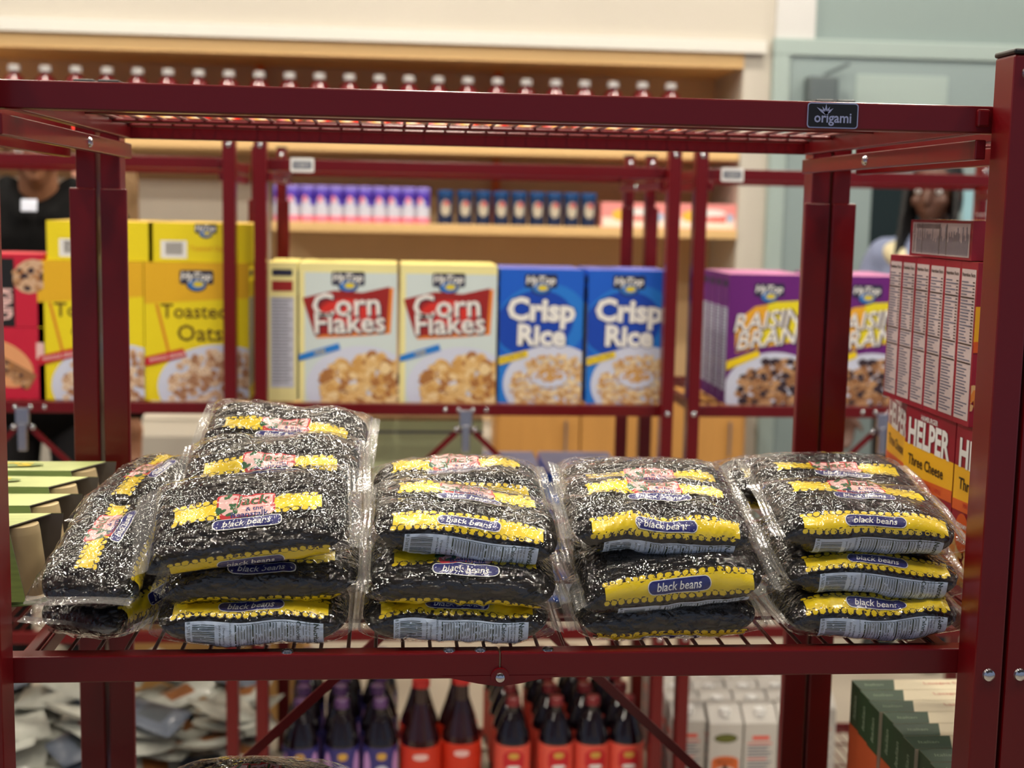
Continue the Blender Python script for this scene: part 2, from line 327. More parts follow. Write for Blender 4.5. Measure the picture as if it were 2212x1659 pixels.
# ------------------------------------------------------------------ racks
def rivet(mb, p, r, axis='y', sg=-1, mt=None):
    prof = [(r*math.cos(a), sg*r*.62*math.sin(a)) for a in (0, R(30), R(55), R(75))]+[(.0001, sg*r*.62)]
    mb.lathe(prof, mt or STEEL, p, 14, axis=axis)
def rack(X0, Y0, hw, D, zs, label, plate=None, centre=None, seam=False, wires=True, pitch=.0255, clamp=False, strut_back=False, loZ=None):
    """hw inner half width, D depth between front rail face and back rail, zs tier heights"""
    e = empty('folding_rack', (X0, Y0, 0), label=label, cat='storage rack', group='red folding storage racks')
    top = zs[0]+.042; pw = .028
    for sx in (-1, 1):
        for k, (y0, y1) in enumerate(((-.04, 0), (D-.002, D+.036))):
            f = MB(); xi, xo = sx*(hw+(.0015, .004)[k]), sx*(hw+pw); lo, hi = min(xi, xo), max(xi, xo)
            yy0 = y0
            f.box(lo, hi, y0, y1, .012, top, RED)
            if k == 1:                      # wider lower sleeve
                xs = sorted((sx*(hw-.004), xo)); f.box(xs[0], xs[1], y0-.003, y0+.006, .012, zs[0]-.085, RED)
            p = f.build('post', e, .0022)
            f = MB(); f.box(lo-.001, hi+.001, y0-.001, y1+.001, top, top+.005, BLK); f.build('end_cap', p, .002)
            f = MB(); f.box(lo-.001, hi+.001, y0-.001, y1+.001, 0, .014, BLK); f.build('foot', p, .002)
            for z in (zs[0]+.026, zs[1]-.012, zs[2]-.012): f = MB(); rivet(f, ((lo+hi)/2, y0, z), .0062); f.build('rivet', p)
    for i, z in enumerate(zs):
        t = .0245; f = MB()
        if seam and i == 1:
            f.box(-hw-.018, -.0007, 0, .02, z-t, z, RED); f.box(.0007, hw+.018, 0, .02, z-t, z, RED)
        else: f.box(-hw-.018, hw+.018, 0, .02, z-t, z, RED)
        f.build('front_rail', e, .0016)
        f = MB(); f.box(-hw, hw, D-.012, D, z-.024, z+.002, RED); f.build('back_rail', e, .0014)
        for sx in (-1, 1):
            f = MB(); a, b = sorted((sx*hw, sx*(hw-.012))); f.box(a, b, .02, D-.012, z-t, z-.002, RED); f.build('side_rail', e, .0014)
            if i == 0:
                f = MB(); a, b = sorted((sx*(hw-.001), sx*(hw-.011)))
                f.box(a, b, .002 if sx > 0 else -.036, D-.002, z-.048, z-.030, RED); o = f.build('side_brace', e, .0012)
                f = MB(); rivet(f, (sx*(hw-.011), D*.55, z-.039), .006, 'x', -sx); f.build('rivet', o)
        if wires:
            f = MB(); n = int(2*hw/pitch); off = (2*hw-(n-1)*pitch)/2
            for k in range(n): x = -hw+off+k*pitch; f.tube((x, .018, z-.005), (x, D-.012, z-.005), .0019, RED, 6)
            for y in (.13, .27, .41, D-.03): f.tube((-hw+.012, y, z-.0088), (hw-.012, y, z-.0088), .0023, RED, 6)
            f.build('wire_deck', e)
        if i == 0:
            f = MB(); f.box(hw-.013, hw-.001, -.004, .002, z-.019, z-.003, RED); f.build('hook_tab', e, .002)
    if seam:
        z = zs[1]-.0245; f = MB()
        f.lathe([(.0085, 0), (.0085, -.0035)], RED, (0, 0, z+.002), 20, False, 'y')
        f.frame((0, -.0005, z), (1, 0, 0), (0, 0, 1))
        f.poly([(-.055, .003), (-.02, -.0045), (0, -.0075), (.02, -.0045), (.055, .003)], RED, 1); o = f.build('hinge_plate', e)
        f = MB(); rivet(f, (0, -.0035, z+.002), .0048); f.build('hinge_rivet', o)
        for x in (-.205+.01, -.047, -.018, .045): f = MB(); f.lathe([(.0058, 0), (.0052, .0014), (.003, .0026), (.0001, .003)], STEEL, (x, .008, zs[1]), 12); f.build('rivet', e)
    # folding struts
    ys = D-.02 if strut_back else .004; zc = zs[1]-.055; f = MB()
    dz = .5
    for sx in (-1, 1):
        f = MB(); f.bar((sx*.012, ys, zc), (sx*(hw-.004), ys, zs[2]+.06), .012, .004, RED, (0, 1, 0)); f.build('diagonal_strut', e)
    f = MB(); f.box(-.014, .014, ys-.012, ys-.004, zc+.005, zs[1]-.012, STEEL); f.box(-.009, .009, ys-.016, ys-.006, zc-.05, zc+.01, STEEL)
    for x in (-.02, .02): rivet(f, (x, ys-.006, zc), .006)
    f.build('fold_clamp', e, .002)
    if not strut_back:
        for x in (-.045, -.016, .016, .045): f = MB(); rivet(f, (x, 0, zs[1]-.012), .005); f.build('rivet', e)
    if plate:
        x, front = plate; f = MB(); z = zs[0]-.0122
        f.frame((x, -.0001, z), (1, 0, 0), (0, 0, 1))
        sil = mat('plate_silver', (176, 178, 205), .3, metal=.6)
        f.rrect(0, 0, .0468 if front else .05, .0225 if front else .030, .003, sil if front else WHITE, 3)
        if front: f.rrect(0, 0, .0446, .0203, .0022, BLK, 4)
        if front:
            f.text('origami', 0, -.0035, .0125, sil, 5, bold=.02, sx=.92)
            for a, ln in ((90, .009), (62, .0075), (118, .0075), (38, .0085), (146, .0105)):
                c, q = math.cos(R(a)), math.sin(R(a)); bx, by = -.0065, .0012
                f.poly([(bx-q*.0009, by+c*.0009), (bx+c*ln*.45-q*.0011, by+q*ln*.45+c*.0011), (bx+c*ln, by+q*ln), (bx+c*ln*.45+q*.0011, by+q*ln*.45-c*.0011), (bx+q*.0009, by-c*.0009)], sil, 5)
        else:
            f.rrect(0, 0, .040, .016, .002, mat('plate_grey', (110, 116, 128), .4), 5); f.text('origami', 0, 0, .010, WHITE, 6)
        f.build('name_plate', e, loc=None)
    return e
ZF = [1.537, 1.030, .522, .060]; ZB = [1.532, 1.010, .500, .060]
RF = rack(0, 0, .435, .534, ZF, 'red steel folding rack in the middle front, loaded with bean bags', plate=(.289, True), seam=True, strut_back=True)
RR = rack(.9675-.028+.0, 0, .4415, .534, ZF, 'red steel folding rack at front right, loaded with pasta dinner boxes', strut_back=True)
RR.location.x = .4665+.028+.4415
RL = rack(-.966, 0, .4715, .534, ZF, 'red steel folding rack at front left, loaded with green carton trays', strut_back=True)
RL.location.x = -.4665-.028-.4715-.002
YB = 1.74
RB = rack(.062, YB, .425, .534, ZB, 'red steel folding rack across the aisle holding corn flakes and crisp rice', plate=(-.355, False))
RA = rack(-.882, YB, .425, .534, ZB, 'red steel folding rack across the aisle holding yellow oat cereal', plate=(-.2, False))
RC = rack(1.0, YB, .425, .534, ZB, 'red steel folding rack across the aisle holding purple raisin cereal', plate=(-.365, False))

# ------------------------------------------------------------------ bean bags
L0, A0, T0 = .179, .0545, .0220
_th = np.linspace(0, 2*PI, 721)
def _sec(th, n=2.8):
    c, s = np.cos(th), np.sin(th)
    return np.sign(s)*np.abs(s)**(2/n), np.sign(c)*np.abs(c)**(2/n)
_y, _z = _sec(_th); _al = np.concatenate([[0], np.cumsum(np.hypot(np.diff(_y)*A0, np.diff(_z)*T0))]); PER = _al[-1]
class Bag:
    def __init__(s, seed, arch=0, sag=0, T=1.0, twist=0, lump=1.0, Ls=1.0, As=1.0):
        s.As = As; r = np.random.RandomState(seed); s.r = r; s.arch = arch; s.sag = sag; s.T = T; s.tw = twist; s.Ls = Ls
        s.k = r.uniform(-1, 1, (10, 3)); s.ph = r.uniform(0, 6.28, 10); s.lump = lump
        s.kw = r.normal(0, 1, (6, 2)); s.pw = r.uniform(0, 6.28, 12); s.np_ = r.randint(7, 11)
    def base(s, x, q, core=False):
        L = L0*s.Ls; t = np.clip(np.abs(x)/(L/2), 0, 1)
        if core: t = np.clip(np.abs(x)/(L/2*.985), 0, 1)
        th = np.interp(np.mod(q, PER), _al, _th); yy, zz = _sec(th)
        prof = (1-t**(4.6 if core else 4.2))**.6
        b = T0*s.T*(prof if core else np.maximum(prof, .03)*.98+.02); a = A0*s.As*(1+.10*t**2) if not core else A0*s.As*(1-.04*t**5)
        if core: a = a*(.35+.65*(1-t**8)**.5)
        y = -yy*a; z = zz*b
        for i in range(4):
            f = 30+14*i; z = z+s.lump*.0011*np.sin(f*x*s.k[i, 0]*1.6+f*y*s.k[i, 1]*2+s.ph[i])*(1-t**4)
        z = z+s.arch*(1-(2*x/L)**2)*.5-s.arch*.25 + s.sag*np.minimum(0, y+.02)**2*14*-1
        z = z+s.tw*x*y*12
        return np.stack([x, y, z], -1)
    def pos(s, x, q, off=0, core=False, wr=1.0):
        P = s.base(x, q, core); h = 4e-4
        n = np.cross(s.base(x+h, q, core)-s.base(x-h, q, core), s.base(x, q+h, core)-s.base(x, q-h, core))
        n /= np.linalg.norm(n, axis=-1, keepdims=True)+1e-12
        n = -n if True else n
        w_ = 0
        if not core:
            t = np.clip(np.abs(x)/(L0*s.Ls/2), 0, 1)
            for i in range(6):
                kk = s.kw[i]*(70+38*i); w_ = w_+(.00085/(1+.35*i))*(1-np.abs(np.sin(x*kk[0]*.9+q*kk[1]*.8+s.pw[i]+1.3*np.sin(x*40+s.pw[i-1])))*1.6)
            w_ = w_*(1-.6*t**6)+.0015*t**3*(1-t**8)*np.sin(q/PER*2*PI*s.np_+s.pw[7]+np.sign(x)*1.5+6*t)
            w_ = np.maximum(w_, -.0003)*wr+.0012
        return P+n*np.asarray(off+w_)[..., None] if np.ndim(off+w_) else P+n*(off+w_)
_n = Bag(1).pos(np.array([0.]), np.array([0.]), .01, True)-Bag(1).pos(np.array([0.]), np.array([0.]), 0., True)
NS = 1 if _n[0, 2] > 0 else -1
if NS < 0:
    _old = Bag.pos
    def _pos(s, x, q, off=0, core=False, wr=1.0):
        P = s.base(x, q, core); return 2*P-_old(s, x, q, off, core, wr)
    Bag.pos = _pos

def flat_template(fn):
    mb = MB(); mb.F = (Vector((0, 0, 0)), Vector((1, 0, 0)), Vector((0, 1, 0)), Vector((0, 0, 1))); fn(mb)
    me = bpy.data.meshes.new('t'); me.from_pydata(mb.v, [], mb.f); me.polygons.foreach_set('material_index', mb.m)
    bm = bmesh.new(); bm.from_mesh(me); bmesh.ops.triangulate(bm, faces=bm.faces[:])
    for it in range(7):
        es = [e for e in bm.edges if e.calc_length() > .0042]
        if not es: break
        bmesh.ops.subdivide_edges(bm, edges=es, cuts=1); bmesh.ops.triangulate(bm, faces=[f for f in bm.faces if len(f.verts) > 3])
    v = np.array([tuple(q.co) for q in bm.verts]); f = [tuple(q.index for q in p.verts) for p in bm.faces]; mi = [p.material_index for p in bm.faces]
    bm.free(); bpy.data.meshes.remove(me)
    return v, f, mi, mb.mats
rnd = random.Random(5)
def beans_edge(mb, x0, x1, y, h, rn):
    x = x0
    while x < x1:
        wd = rn.uniform(.0055, .0078); hh = h*rn.uniform(.8, 1.15)
        rot = rn.uniform(-.4, .4); pts = [(wd*.5, 0), (wd*.32, hh*.42), (-wd*.1, hh*.5), (-wd*.42, hh*.35), (-wd*.5, -hh*.1), (-wd*.25, -hh*.48), (wd*.2, -hh*.44)]
        def g(s): return [(x+(a*math.cos(rot)-b*math.sin(rot))*s, y+(a*math.sin(rot)+b*math.cos(rot))*s) for a, b in pts]
        mb.poly(g(1.28), DKI, 0.5); mb.poly(g(.92), YEL, 1); x += wd*1.12
# 2D print coordinates: x along the bag, y = -s' (up is away from the front edge)
def pr_band1(mb):
    rn = random.Random(3); y = 0
    mb.rect(-.066, .066, y-.0085, y+.0085, YEL, .4)
    beans_edge(mb, -.065, .066, y+.0100, .0054, rn); beans_edge(mb, -.065, .066, y-.0100, .0054, rn)
    # logo
    rn = random.Random(9)
    for cx, cy, w_, h in ((-.017, .006, .022, .024), (-.002, .006, .02, .02), (.013, .007, .022, .02), (0, -.006, .05, .013)):
        mb.rrect(cx, cy, w_, h, .004, REDI, 2, rot=rn.uniform(-.1, .1)); mb.rrect(cx, cy, w_-.0035, h-.0035, .004, PINK, 3, rot=rn.uniform(-.1, .1))
    for k in range(9):
        a = rn.uniform(0, 6.28); cx = -.018+rn.uniform(-.011, .011); cy = .004+rn.uniform(-.013, .013)
        mb.ell(cx, cy, .0048, .0022, GRN, 4, 8, a)
    mb.text('Jack', .004, .0068, .0175, REDI, 4, bold=.05, sh=.15); mb.text('Jack', .004, .0068, .0175, GRN, 5, bold=.015, sh=.15)
    mb.text('& the', .006, -.0035, .0072, NAVY, 5, bold=.02)
    mb.text('Beanstalk', .002, -.0098, .0088, NAVY, 5, bold=.025)
    # pill
    mb.rrect(.0, -.0205, .062, .0125, .005, WHITE, 6); mb.rrect(.0, -.0205, .0602, .0110, .0045, NAVY, 7)
    mb.text('black beans', .0, -.0205, .0098, WHITE, 8, sh=.25, sx=.95, bold=.012)
def pr_band2(mb):
    rn = random.Random(4); y = -.062
    mb.rect(-.07, .07, y-.0080, y+.0080, YEL, .4)
    beans_edge(mb, -.069, .07, y+.0095, .0054, rn); beans_edge(mb, -.069, .07, y-.0095, .0054, rn)
    mb.rrect(.0, y, .060, .0118, .0055, WHITE, 6); mb.rrect(.0, y, .0584, .0104, .005, NAVY, 7)
    mb.text('black beans', .0, y, .0092, WHITE, 8, sh=.25, sx=1.0, bold=.012)
def pr_label(mb):
    y0, y1 = -.104, -.078; x0 = -.058; x1 = .066
    mb.rect(x0, x1, y0, y1, LBL, 1)
    for k in range(13):
        yy = y1-.003-k*.0016; mb.rect(x0+.006, x0+.026, yy-(.0009 if k%3 else .0006), yy, DGRN, 2)
    mb.text('8 57683 00200', x0+.0030, (y0+y1)/2, .0042, DGRN, 2, rot=-PI/2)
    mb.text('Distributed by', x0+.034, (y0+y1)/2, .0028, DGRN, 2, rot=-PI/2); mb.text("Jack's the Beanstalk", x0+.0305, (y0+y1)/2, .0026, DGRN, 2, rot=-PI/2)
    mb.text('INGREDIENTS: BLACK BEANS', x0+.040, (y0+y1)/2, .0024, DGRN, 2, rot=-PI/2)
    tx = x0+.044; mb.rect(tx, x1-.003, y1-.0018, y1-.0014, DGRN, 2); mb.rect(tx, x1-.003, y0+.0014, y0+.0018, DGRN, 2)
    rn = random.Random(2); x = tx
    k = 0
    while x < x1-.026:
        mb.rect(x, x+.0003 if k%6 else x+.0009, y0+.0015, y1-.0015, DGRN, 2)
        ln = rn.uniform(.012, .020)
        mb.rect(x+.0008, x+.0014, y1-.002-ln, y1-.0025, DGRN, 2); x += .0026; k += 1
    mb.text('Calories', x1-.0225, (y0+y1)/2+.003, .0058, DGRN, 2, rot=-PI/2, bold=.02)
    mb.text('Serving Size 1/4 cup (35g)', x1-.0155, (y0+y1)/2, .0026, DGRN, 2, rot=-PI/2)
    mb.text('Servings per container 13', x1-.0125, (y0+y1)/2, .0026, DGRN, 2, rot=-PI/2)
    mb.text('Nutrition', x1-.0065, (y0+y1)/2, .0066, DGRN, 2, rot=-PI/2, bold=.03)
    mb.rect(x1-.0185, x1-.0180, y0+.0015, y1-.0015, DGRN, 2)
TP = [flat_template(pr_band1), flat_template(pr_band2)]; TL = flat_template(pr_label)
def mesh_np(name, v, f, mi, mats, parent, smooth=True):
    me = bpy.data.meshes.new(name); me.from_pydata(v.tolist(), [], f)
    for mt in mats: me.materials.append(mt)
    if mi is not None: me.polygons.foreach_set('material_index', mi)
    me.polygons.foreach_set('use_smooth', [smooth]*len(f)); me.update()
    o = bpy.data.objects.new(name, me); C.objects.link(o); o.parent = parent; return o
def tube_grid(bag, nu, nv, xs, core):
    q = np.arange(nv)/nv*PER; X, Q = np.meshgrid(xs, q, indexing='ij'); P = bag.pos(X, Q, -.0004 if core else 0, core).reshape(-1, 3)
    f = [(i*nv+j, (i+1)*nv+j, (i+1)*nv+(j+1)%nv, i*nv+(j+1)%nv) for i in range(len(xs)-1) for j in range(nv)]
    n = len(xs); f.append(tuple(range(nv))); f.append(tuple((n-1)*nv+j for j in range(nv))[::-1])
    return P, f
def bean_bag(loc, yaw=0, tilt=0, roll=0, phase=0, seed=1, label='', flip=1, lite=False, fins=(1, 1), fw=.011, **kw):
    e = empty('bean_bag', loc, label=label, cat='bag of beans', group='bags of black beans'); e.rotation_mode = 'YXZ'
    # tilt >0 turns the top towards the camera
    e.rotation_euler = Euler((tilt, roll, yaw), 'YXZ'); bag = Bag(seed, **kw); L = L0*bag.Ls
    u = np.linspace(-1, 1, 49); xs = np.sign(u)*np.abs(u)**.8*L/2*.98
    P, f = tube_grid(bag, 0, 64, xs, True); mesh_np('bean_fill', P, f, None, [BEAN], e)
    def mapd(T, name):
        v, f, mi, mats = T; x = v[:, 0]*flip*bag.Ls; s_ = -v[:, 1]*flip+phase; lay = v[:, 2]
        P = bag.pos(x, s_, lay*.36-.0009); return mesh_np(name, P, f, mi, mats, e, False)
    # printed bands joined in the film's own mesh
    u = np.linspace(-1, 1, 81 if not lite else 41); nv = 120 if not lite else 48
    P, f = tube_grid(bag, 0, nv, u*L/2, False); mats = [FILM]; V = [P]; F = list(f); MI = [0]*len(f); n = len(P)
    for T in TP:
        v, tf, mi, tm = T; x = v[:, 0]*flip*bag.Ls; s_ = -v[:, 1]*flip+phase
        V.append(bag.pos(x, s_, v[:, 2]*.36-.0009)); F += [tuple(i+n for i in a) for a in tf]; n += len(v)
        base = len(mats); mats += tm; MI += [base+k for k in mi]
    mesh_np('printed_film', np.concatenate(V), F, MI, mats, e)
    tag(mapd(TL, 'nutrition_label'), 'white nutrition label with barcode')
    for k, sx in enumerate((-1, 1)):
        if not fins[k]: continue
        wdt = A0*1.10*bag.As; ny, nx = 61, 6; yy = np.linspace(-wdt, wdt, ny); xx = np.linspace(0, fw if k == 0 else min(fw, .012), nx); V = []
        for i in range(nx):
            z = .0007*np.sin(i*PI)+.0016*np.sin(yy*60+seed)*(.3+i/nx)+bag.r.uniform(-.1, .1)*0-(.10*seed%.05)*xx[i]*8*(1 if seed%2 else -.6)
            V.append(np.stack([np.full(ny, sx*(L/2-.0015+xx[i])), yy*(1-.02*i/nx), z+.0005*np.cos(i*PI)], -1))
        V = np.concatenate(V); b0 = bag.base(np.array([sx*L/2*.999]), np.array([0.]))[0]
        V[:, 2] += b0[2]+bag.tw*V[:, 0]*V[:, 1]*12 - bag.sag*np.minimum(0, V[:, 1]+.02)**2*14
        f = [(i*ny+j, (i+1)*ny+j, (i+1)*ny+j+1, i*ny+j+1) for i in range(nx-1) for j in range(ny-1)]
        mesh_np('end_seal', V, f, None, [SEAL], e, False)
    return e
S = 1.032
def X_(px, Y): return at(px, 1200, Y)[0]
BAGS = [
 # label, px centre, Y, z centre, yaw, tilt, roll, phase, kwargs      (angles in degrees)
 ('bean bag at the very bottom of the second stack, nutrition label facing out', 553, .072, S+.0255, 0, 5, 0, -.020, dict(T=1.05)),
 ('bean bag second from the bottom of second stack, yellow band low on its side', 575, .078, S+.065, 1, 10, -2, .024, dict(T=.98)),
 ('big bean bag tilted towards the viewer with large red and green logo, second stack', 545, .062, S+.115, 3, 27, -8, .010, dict(T=.95, Ls=1.02, fw=.024)),
 ('bean bag lying just behind the big tilted bag, blue pill on its front', 592, .185, S+.134, 1, 16, -2, .030, dict(T=1.1)),
 ('topmost bean bag of the whole pile, behind and above the second stack', 622, .295, S+.150, -3, 18, 5, .018, dict(T=1.05, arch=-.006)),
 ('rumpled bean bag at the bottom of the far left stack, end seal facing out', 272, .105, S+.026, 66, 0, -3, -.005, dict(T=1.05, As=.84)),
 ('bean bag in the middle of the far left stack, turned end on, logo sideways', 236, .092, S+.079, 84, 0, -17, .0, dict(T=1.0, As=.80)),
 ('bean bag on top at the back of the far left stack, turned end on', 326, .195, S+.106, 78, 0, -7, -.002, dict(T=1.15, As=.80)),
 ('bean bag at the very bottom of the third stack, long white label below', 985, .072, S+.025, -1, 5, .5, -.020, dict(T=1.0)),
 ('arched bean bag second from bottom of third stack, big blue pill across it', 1000, .068, S+.066, -1, 15, 4, .022, dict(T=1.0, arch=.010)),
 ('bean bag at the top front of the third stack with white label sloping right', 1005, .080, S+.106, -2, 12, 7, -.020, dict(T=1.0)),
 ('folded bean bag in the middle row of the third stack, creased across', 985, .190, S+.113, 1, 11, -1, -.016, dict(T=.95, arch=.006)),
 ('rearmost bean bag on top of the third stack, a barcode at its left', 985, .318, S+.091, -1, 9, -2, -.020, dict(T=1.0, arch=.006)),
 ('bean bag at the bottom of the fourth stack, navy pill above a dark fold', 1430, .075, S+.026, 1, 6, -1, .022, dict(T=1.05)),
 ('fat bean bag second from the bottom of fourth stack, leaning out', 1440, .064, S+.070, 3, 19, -5, -.006, dict(T=1.2)),
 ('bean bag at the top front of the fourth stack, yellow band over white label', 1412, .080, S+.113, 0, 14, 3, -.012, dict(T=1.05)),
 ('bean bag in the middle row atop the fourth stack, dull print facing up', 1395, .190, S+.113, -1, 12, 0, .016, dict(T=.95)),
 ('rearmost bean bag on top of the fourth stack', 1375, .318, S+.091, 1, 11, 0, -.004, dict(T=.95)),
 ('bean bag at the very bottom of the far right stack, label smooth and readable', 1862, .076, S+.0255, 0, 5, 0, -.018, dict(T=1.05)),
 ('bean bag second from the bottom of far right stack, tapering at its left', 1862, .084, S+.067, -2, 10, 3, -.020, dict(T=.98)),
 ('bean bag at the top front of the far right stack with crumpled white label', 1850, .088, S+.110, -2, 13, 3, -.014, dict(T=1.1)),
 ('bean bag in the middle row atop the far right stack, mostly covered', 1795, .20, S+.117, -2, 11, 2, .002, dict(T=.95)),
 ('rearmost bean bag on top of the far right stack', 1710, .318, S+.091, -1, 9, 2, .016, dict(T=1.0)),
]
for i, (lab, px, Y, z, yaw, tilt, roll, ph, kw) in enumerate(BAGS):
    if Y < .093: Y -= .013
    bean_bag((X_(px, Y), Y, z), R(yaw), R(tilt), R(roll), ph, seed=11+i*7, label=lab, **kw)
# the buried bags that carry the rear rows
b0 = bean_bag((X_(600, .2), .205, S+.023), 0, 0, 0, 0, seed=400, label='black bean bag buried under the rear rows of the pile', lite=True, T=.95)
for px in (600, 990, 1400, 1800):
    for Y in (.205, .332):
        for k in range(2 if px != 600 else 3):
            if (px, Y, k) != (600, .205, 0): dup(b0, (X_(px, Y), Y, S+.0215+k*.034))
b1 = dup(b0, (X_(300, .2), .215, S+.023), label='black bean bag buried under the rear rows of the pile'); b1.rotation_euler = (0, 0, R(85)); dup(b1, (X_(300, .2), .215, S+.058))
p = at(552, 1700, .09); zt_ = at(552, 1640, .11)[2]; bean_bag((p[0], .09, zt_-.034), 0, R(8), 0, 0, seed=900, arch=.016, label='bean bag on the shelf below, only its rumpled top in view', lite=True)
nb = int((zt_-.062-ZF[2])/.0415)
for k in range(nb): dup(b0, (p[0], .09, ZF[2]+.0235+k*(zt_-.062-ZF[2])/nb), label='black bean bag buried under the bag on the lower shelf')


# ------------------------------------------------------------------ printed cartons
rnd = random.Random(77)
def flakes(mb, cx, cy, rx, ry, n, cols, s0, s1, L=5):
    rn = random.Random(int(cx*1e4)+n)
    for k in range(n):
        a = rn.uniform(0, 6.28); r = rn.uniform(0, 1)**.5; x = cx+rx*r*math.cos(a); y = cy+ry*r*math.sin(a)
        z = rn.uniform(s0, s1); q = rn.uniform(0, 3.14); sd = rn.randint(5, 7)
        mb.poly([(x+z*rn.uniform(.7, 1.1)*math.cos(q+2*PI*i/sd), y+z*rn.uniform(.5, .9)*math.sin(q+2*PI*i/sd)) for i in range(sd)], cols[k % len(cols)], L+k*.012)
FL = [mat('flake_gold', (206, 158, 88), .6), mat('flake_tan', (222, 184, 122), .6), mat('flake_brown', (168, 112, 60), .6), mat('flake_pale', (232, 206, 156), .6)]
OT = [mat('oat_tan', (206, 170, 138), .6), mat('oat_pale', (228, 204, 176), .6), mat('oat_brown', (166, 120, 88), .6)]
RI = [mat('rice_tan', (218, 184, 136), .6), mat('rice_pale', (234, 212, 170), .6), mat('rice_gold', (200, 152, 96), .6)]
RB_ = [mat('bran_brown', (150, 104, 66), .6), mat('bran_tan', (186, 142, 100), .6), mat('raisin', (50, 34, 44), .6)]
MILK = mat('bowl_white', (206, 212, 232), .5)
PANEL = mat('side_panel_print', (196, 200, 214), .6)
INK = mat('small_print_ink', (96, 98, 116), .6)
def emblem(mb, cx, cy, s, L=3):
    mb.rrect(cx, cy, .062*s, .026*s, .004*s, NAVYD, L); mb.ell(cx, cy-.014*s, .019*s, .013*s, NAVYD, L); mb.ell(cx, cy-.014*s, .016*s, .010*s, mat('emblem_blue', (50, 120, 200), .5), L+1)
    mb.ell(cx+.003*s, cy-.013*s, .010*s, .0055*s, mat('emblem_yellow', (220, 200, 50), .5), L+2); mb.text("HyTop", cx, cy, .020*s, WHITE, L+3, bold=.03, sh=.15)
NAVYD = mat('emblem_dark', (34, 38, 66), .5)
def sideprint(mb, w_, h, top=None):
    mb.rect(-w_/2+.006, w_/2-.006, -h/2+.03, h/2-.075, PANEL, 1)
    for k in range(26):
        y = h/2-.08-k*.0072
        if y > -h/2+.035: mb.rect(-w_/2+.008, w_/2-.010-(.008 if k % 3 else 0), y-.0011, y+.0011, INK, 2)
    mb.rrect(0, h/2-.022, w_*.7, .014, .003, NAVYD, 2)
    if top: mb.rect(-w_*.36, w_*.36, h/2-.062, h/2-.040, top, 2)
def carton(name, w_, h, d, body, front, side, topm, label, group=None, cat='box', backm=None):
    """front faces -Y, base at origin, one printed mesh"""
    mb = MB(); e = .0008
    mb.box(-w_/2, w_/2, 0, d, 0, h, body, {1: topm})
    mb.box2 = (-w_/2, w_/2, -h/2, h/2); mb.frame((0, 0, h/2), (1, 0, 0), (0, 0, 1)); front(mb, w_, h)
    mb.box2 = (-d/2, d/2, -h/2, h/2); mb.frame((-w_/2, d/2, h/2), (0, -1, 0), (0, 0, 1)); side(mb, d, h)
    mb.frame((w_/2, d/2, h/2), (0, 1, 0), (0, 0, 1)); side(mb, d, h)
    mb.box2 = None; mb.frame((0, d/2, h), (1, 0, 0), (0, 1, 0)); fl = mat('flap_edge', (150, 110, 60), .8)
    mb.rect(-w_/2+.001, w_/2-.001, -.0006, .0006, fl, 1); mb.rect(-w_/2+.0005, -w_/2+.0015, -d/2, d/2, fl, 1); mb.rect(w_/2-.0015, w_/2-.0005, -d/2, d/2, fl, 1)
    return tag(mb.build(name), label, cat, group)
def cf_front(mb, w_, h):
    mb.rect(-w_/2+.012, w_/2, -h/2, h/2-.02, mat('corn_pale_blue', (206, 220, 220), .5), 1)
    mb.poly([(-.092, .075), (-.03, .088), (.04, .085), (.098, .10), (.092, .00), (.03, -.006), (-.068, -.012)], mat('orange_ink', (226, 128, 46), .5), 2)
    mb.poly([(-.098, .075), (-.03, .092), (.03, .088), (.090, .102), (.084, .006), (.02, .002), (-.072, -.006)], mat('corn_red', (150, 30, 30), .5), 3)
    mb.ell(0, .045, .06, .03, mat('corn_red_bright', (206, 44, 36), .5), 3.5)
    for t, cx, cy, s_ in (('Corn', -.004, .062, .070), ('Flakes', .004, .023, .064)):
        mb.text(t, cx+.002, cy-.003, s_, NAVYD, 4, bold=.03, rot=.04); mb.text(t, cx, cy, s_, WHITE, 6, bold=.015, rot=.04)
    emblem(mb, 0, .118, 1.15)
    mb.ell(.03, -.118, .120, .090, MILK, 2.5, 40); flakes(mb, .045, -.122, .100, .076, 330, FL, .009, .016)
    mb.ell(.0, -.10, .03, .017, MILK, 8, 20, -.4); flakes(mb, .012, -.088, .03, .016, 30, FL, .008, .013, 9)
    b = mat('ribbon_blue', (36, 124, 210), .5); mb.poly([(-.105, -.048), (-.02, -.022), (-.016, -.036), (-.105, -.062)], b, 5); mb.text('FREE', -.06, -.042, .012, YEL, 6, rot=.28)
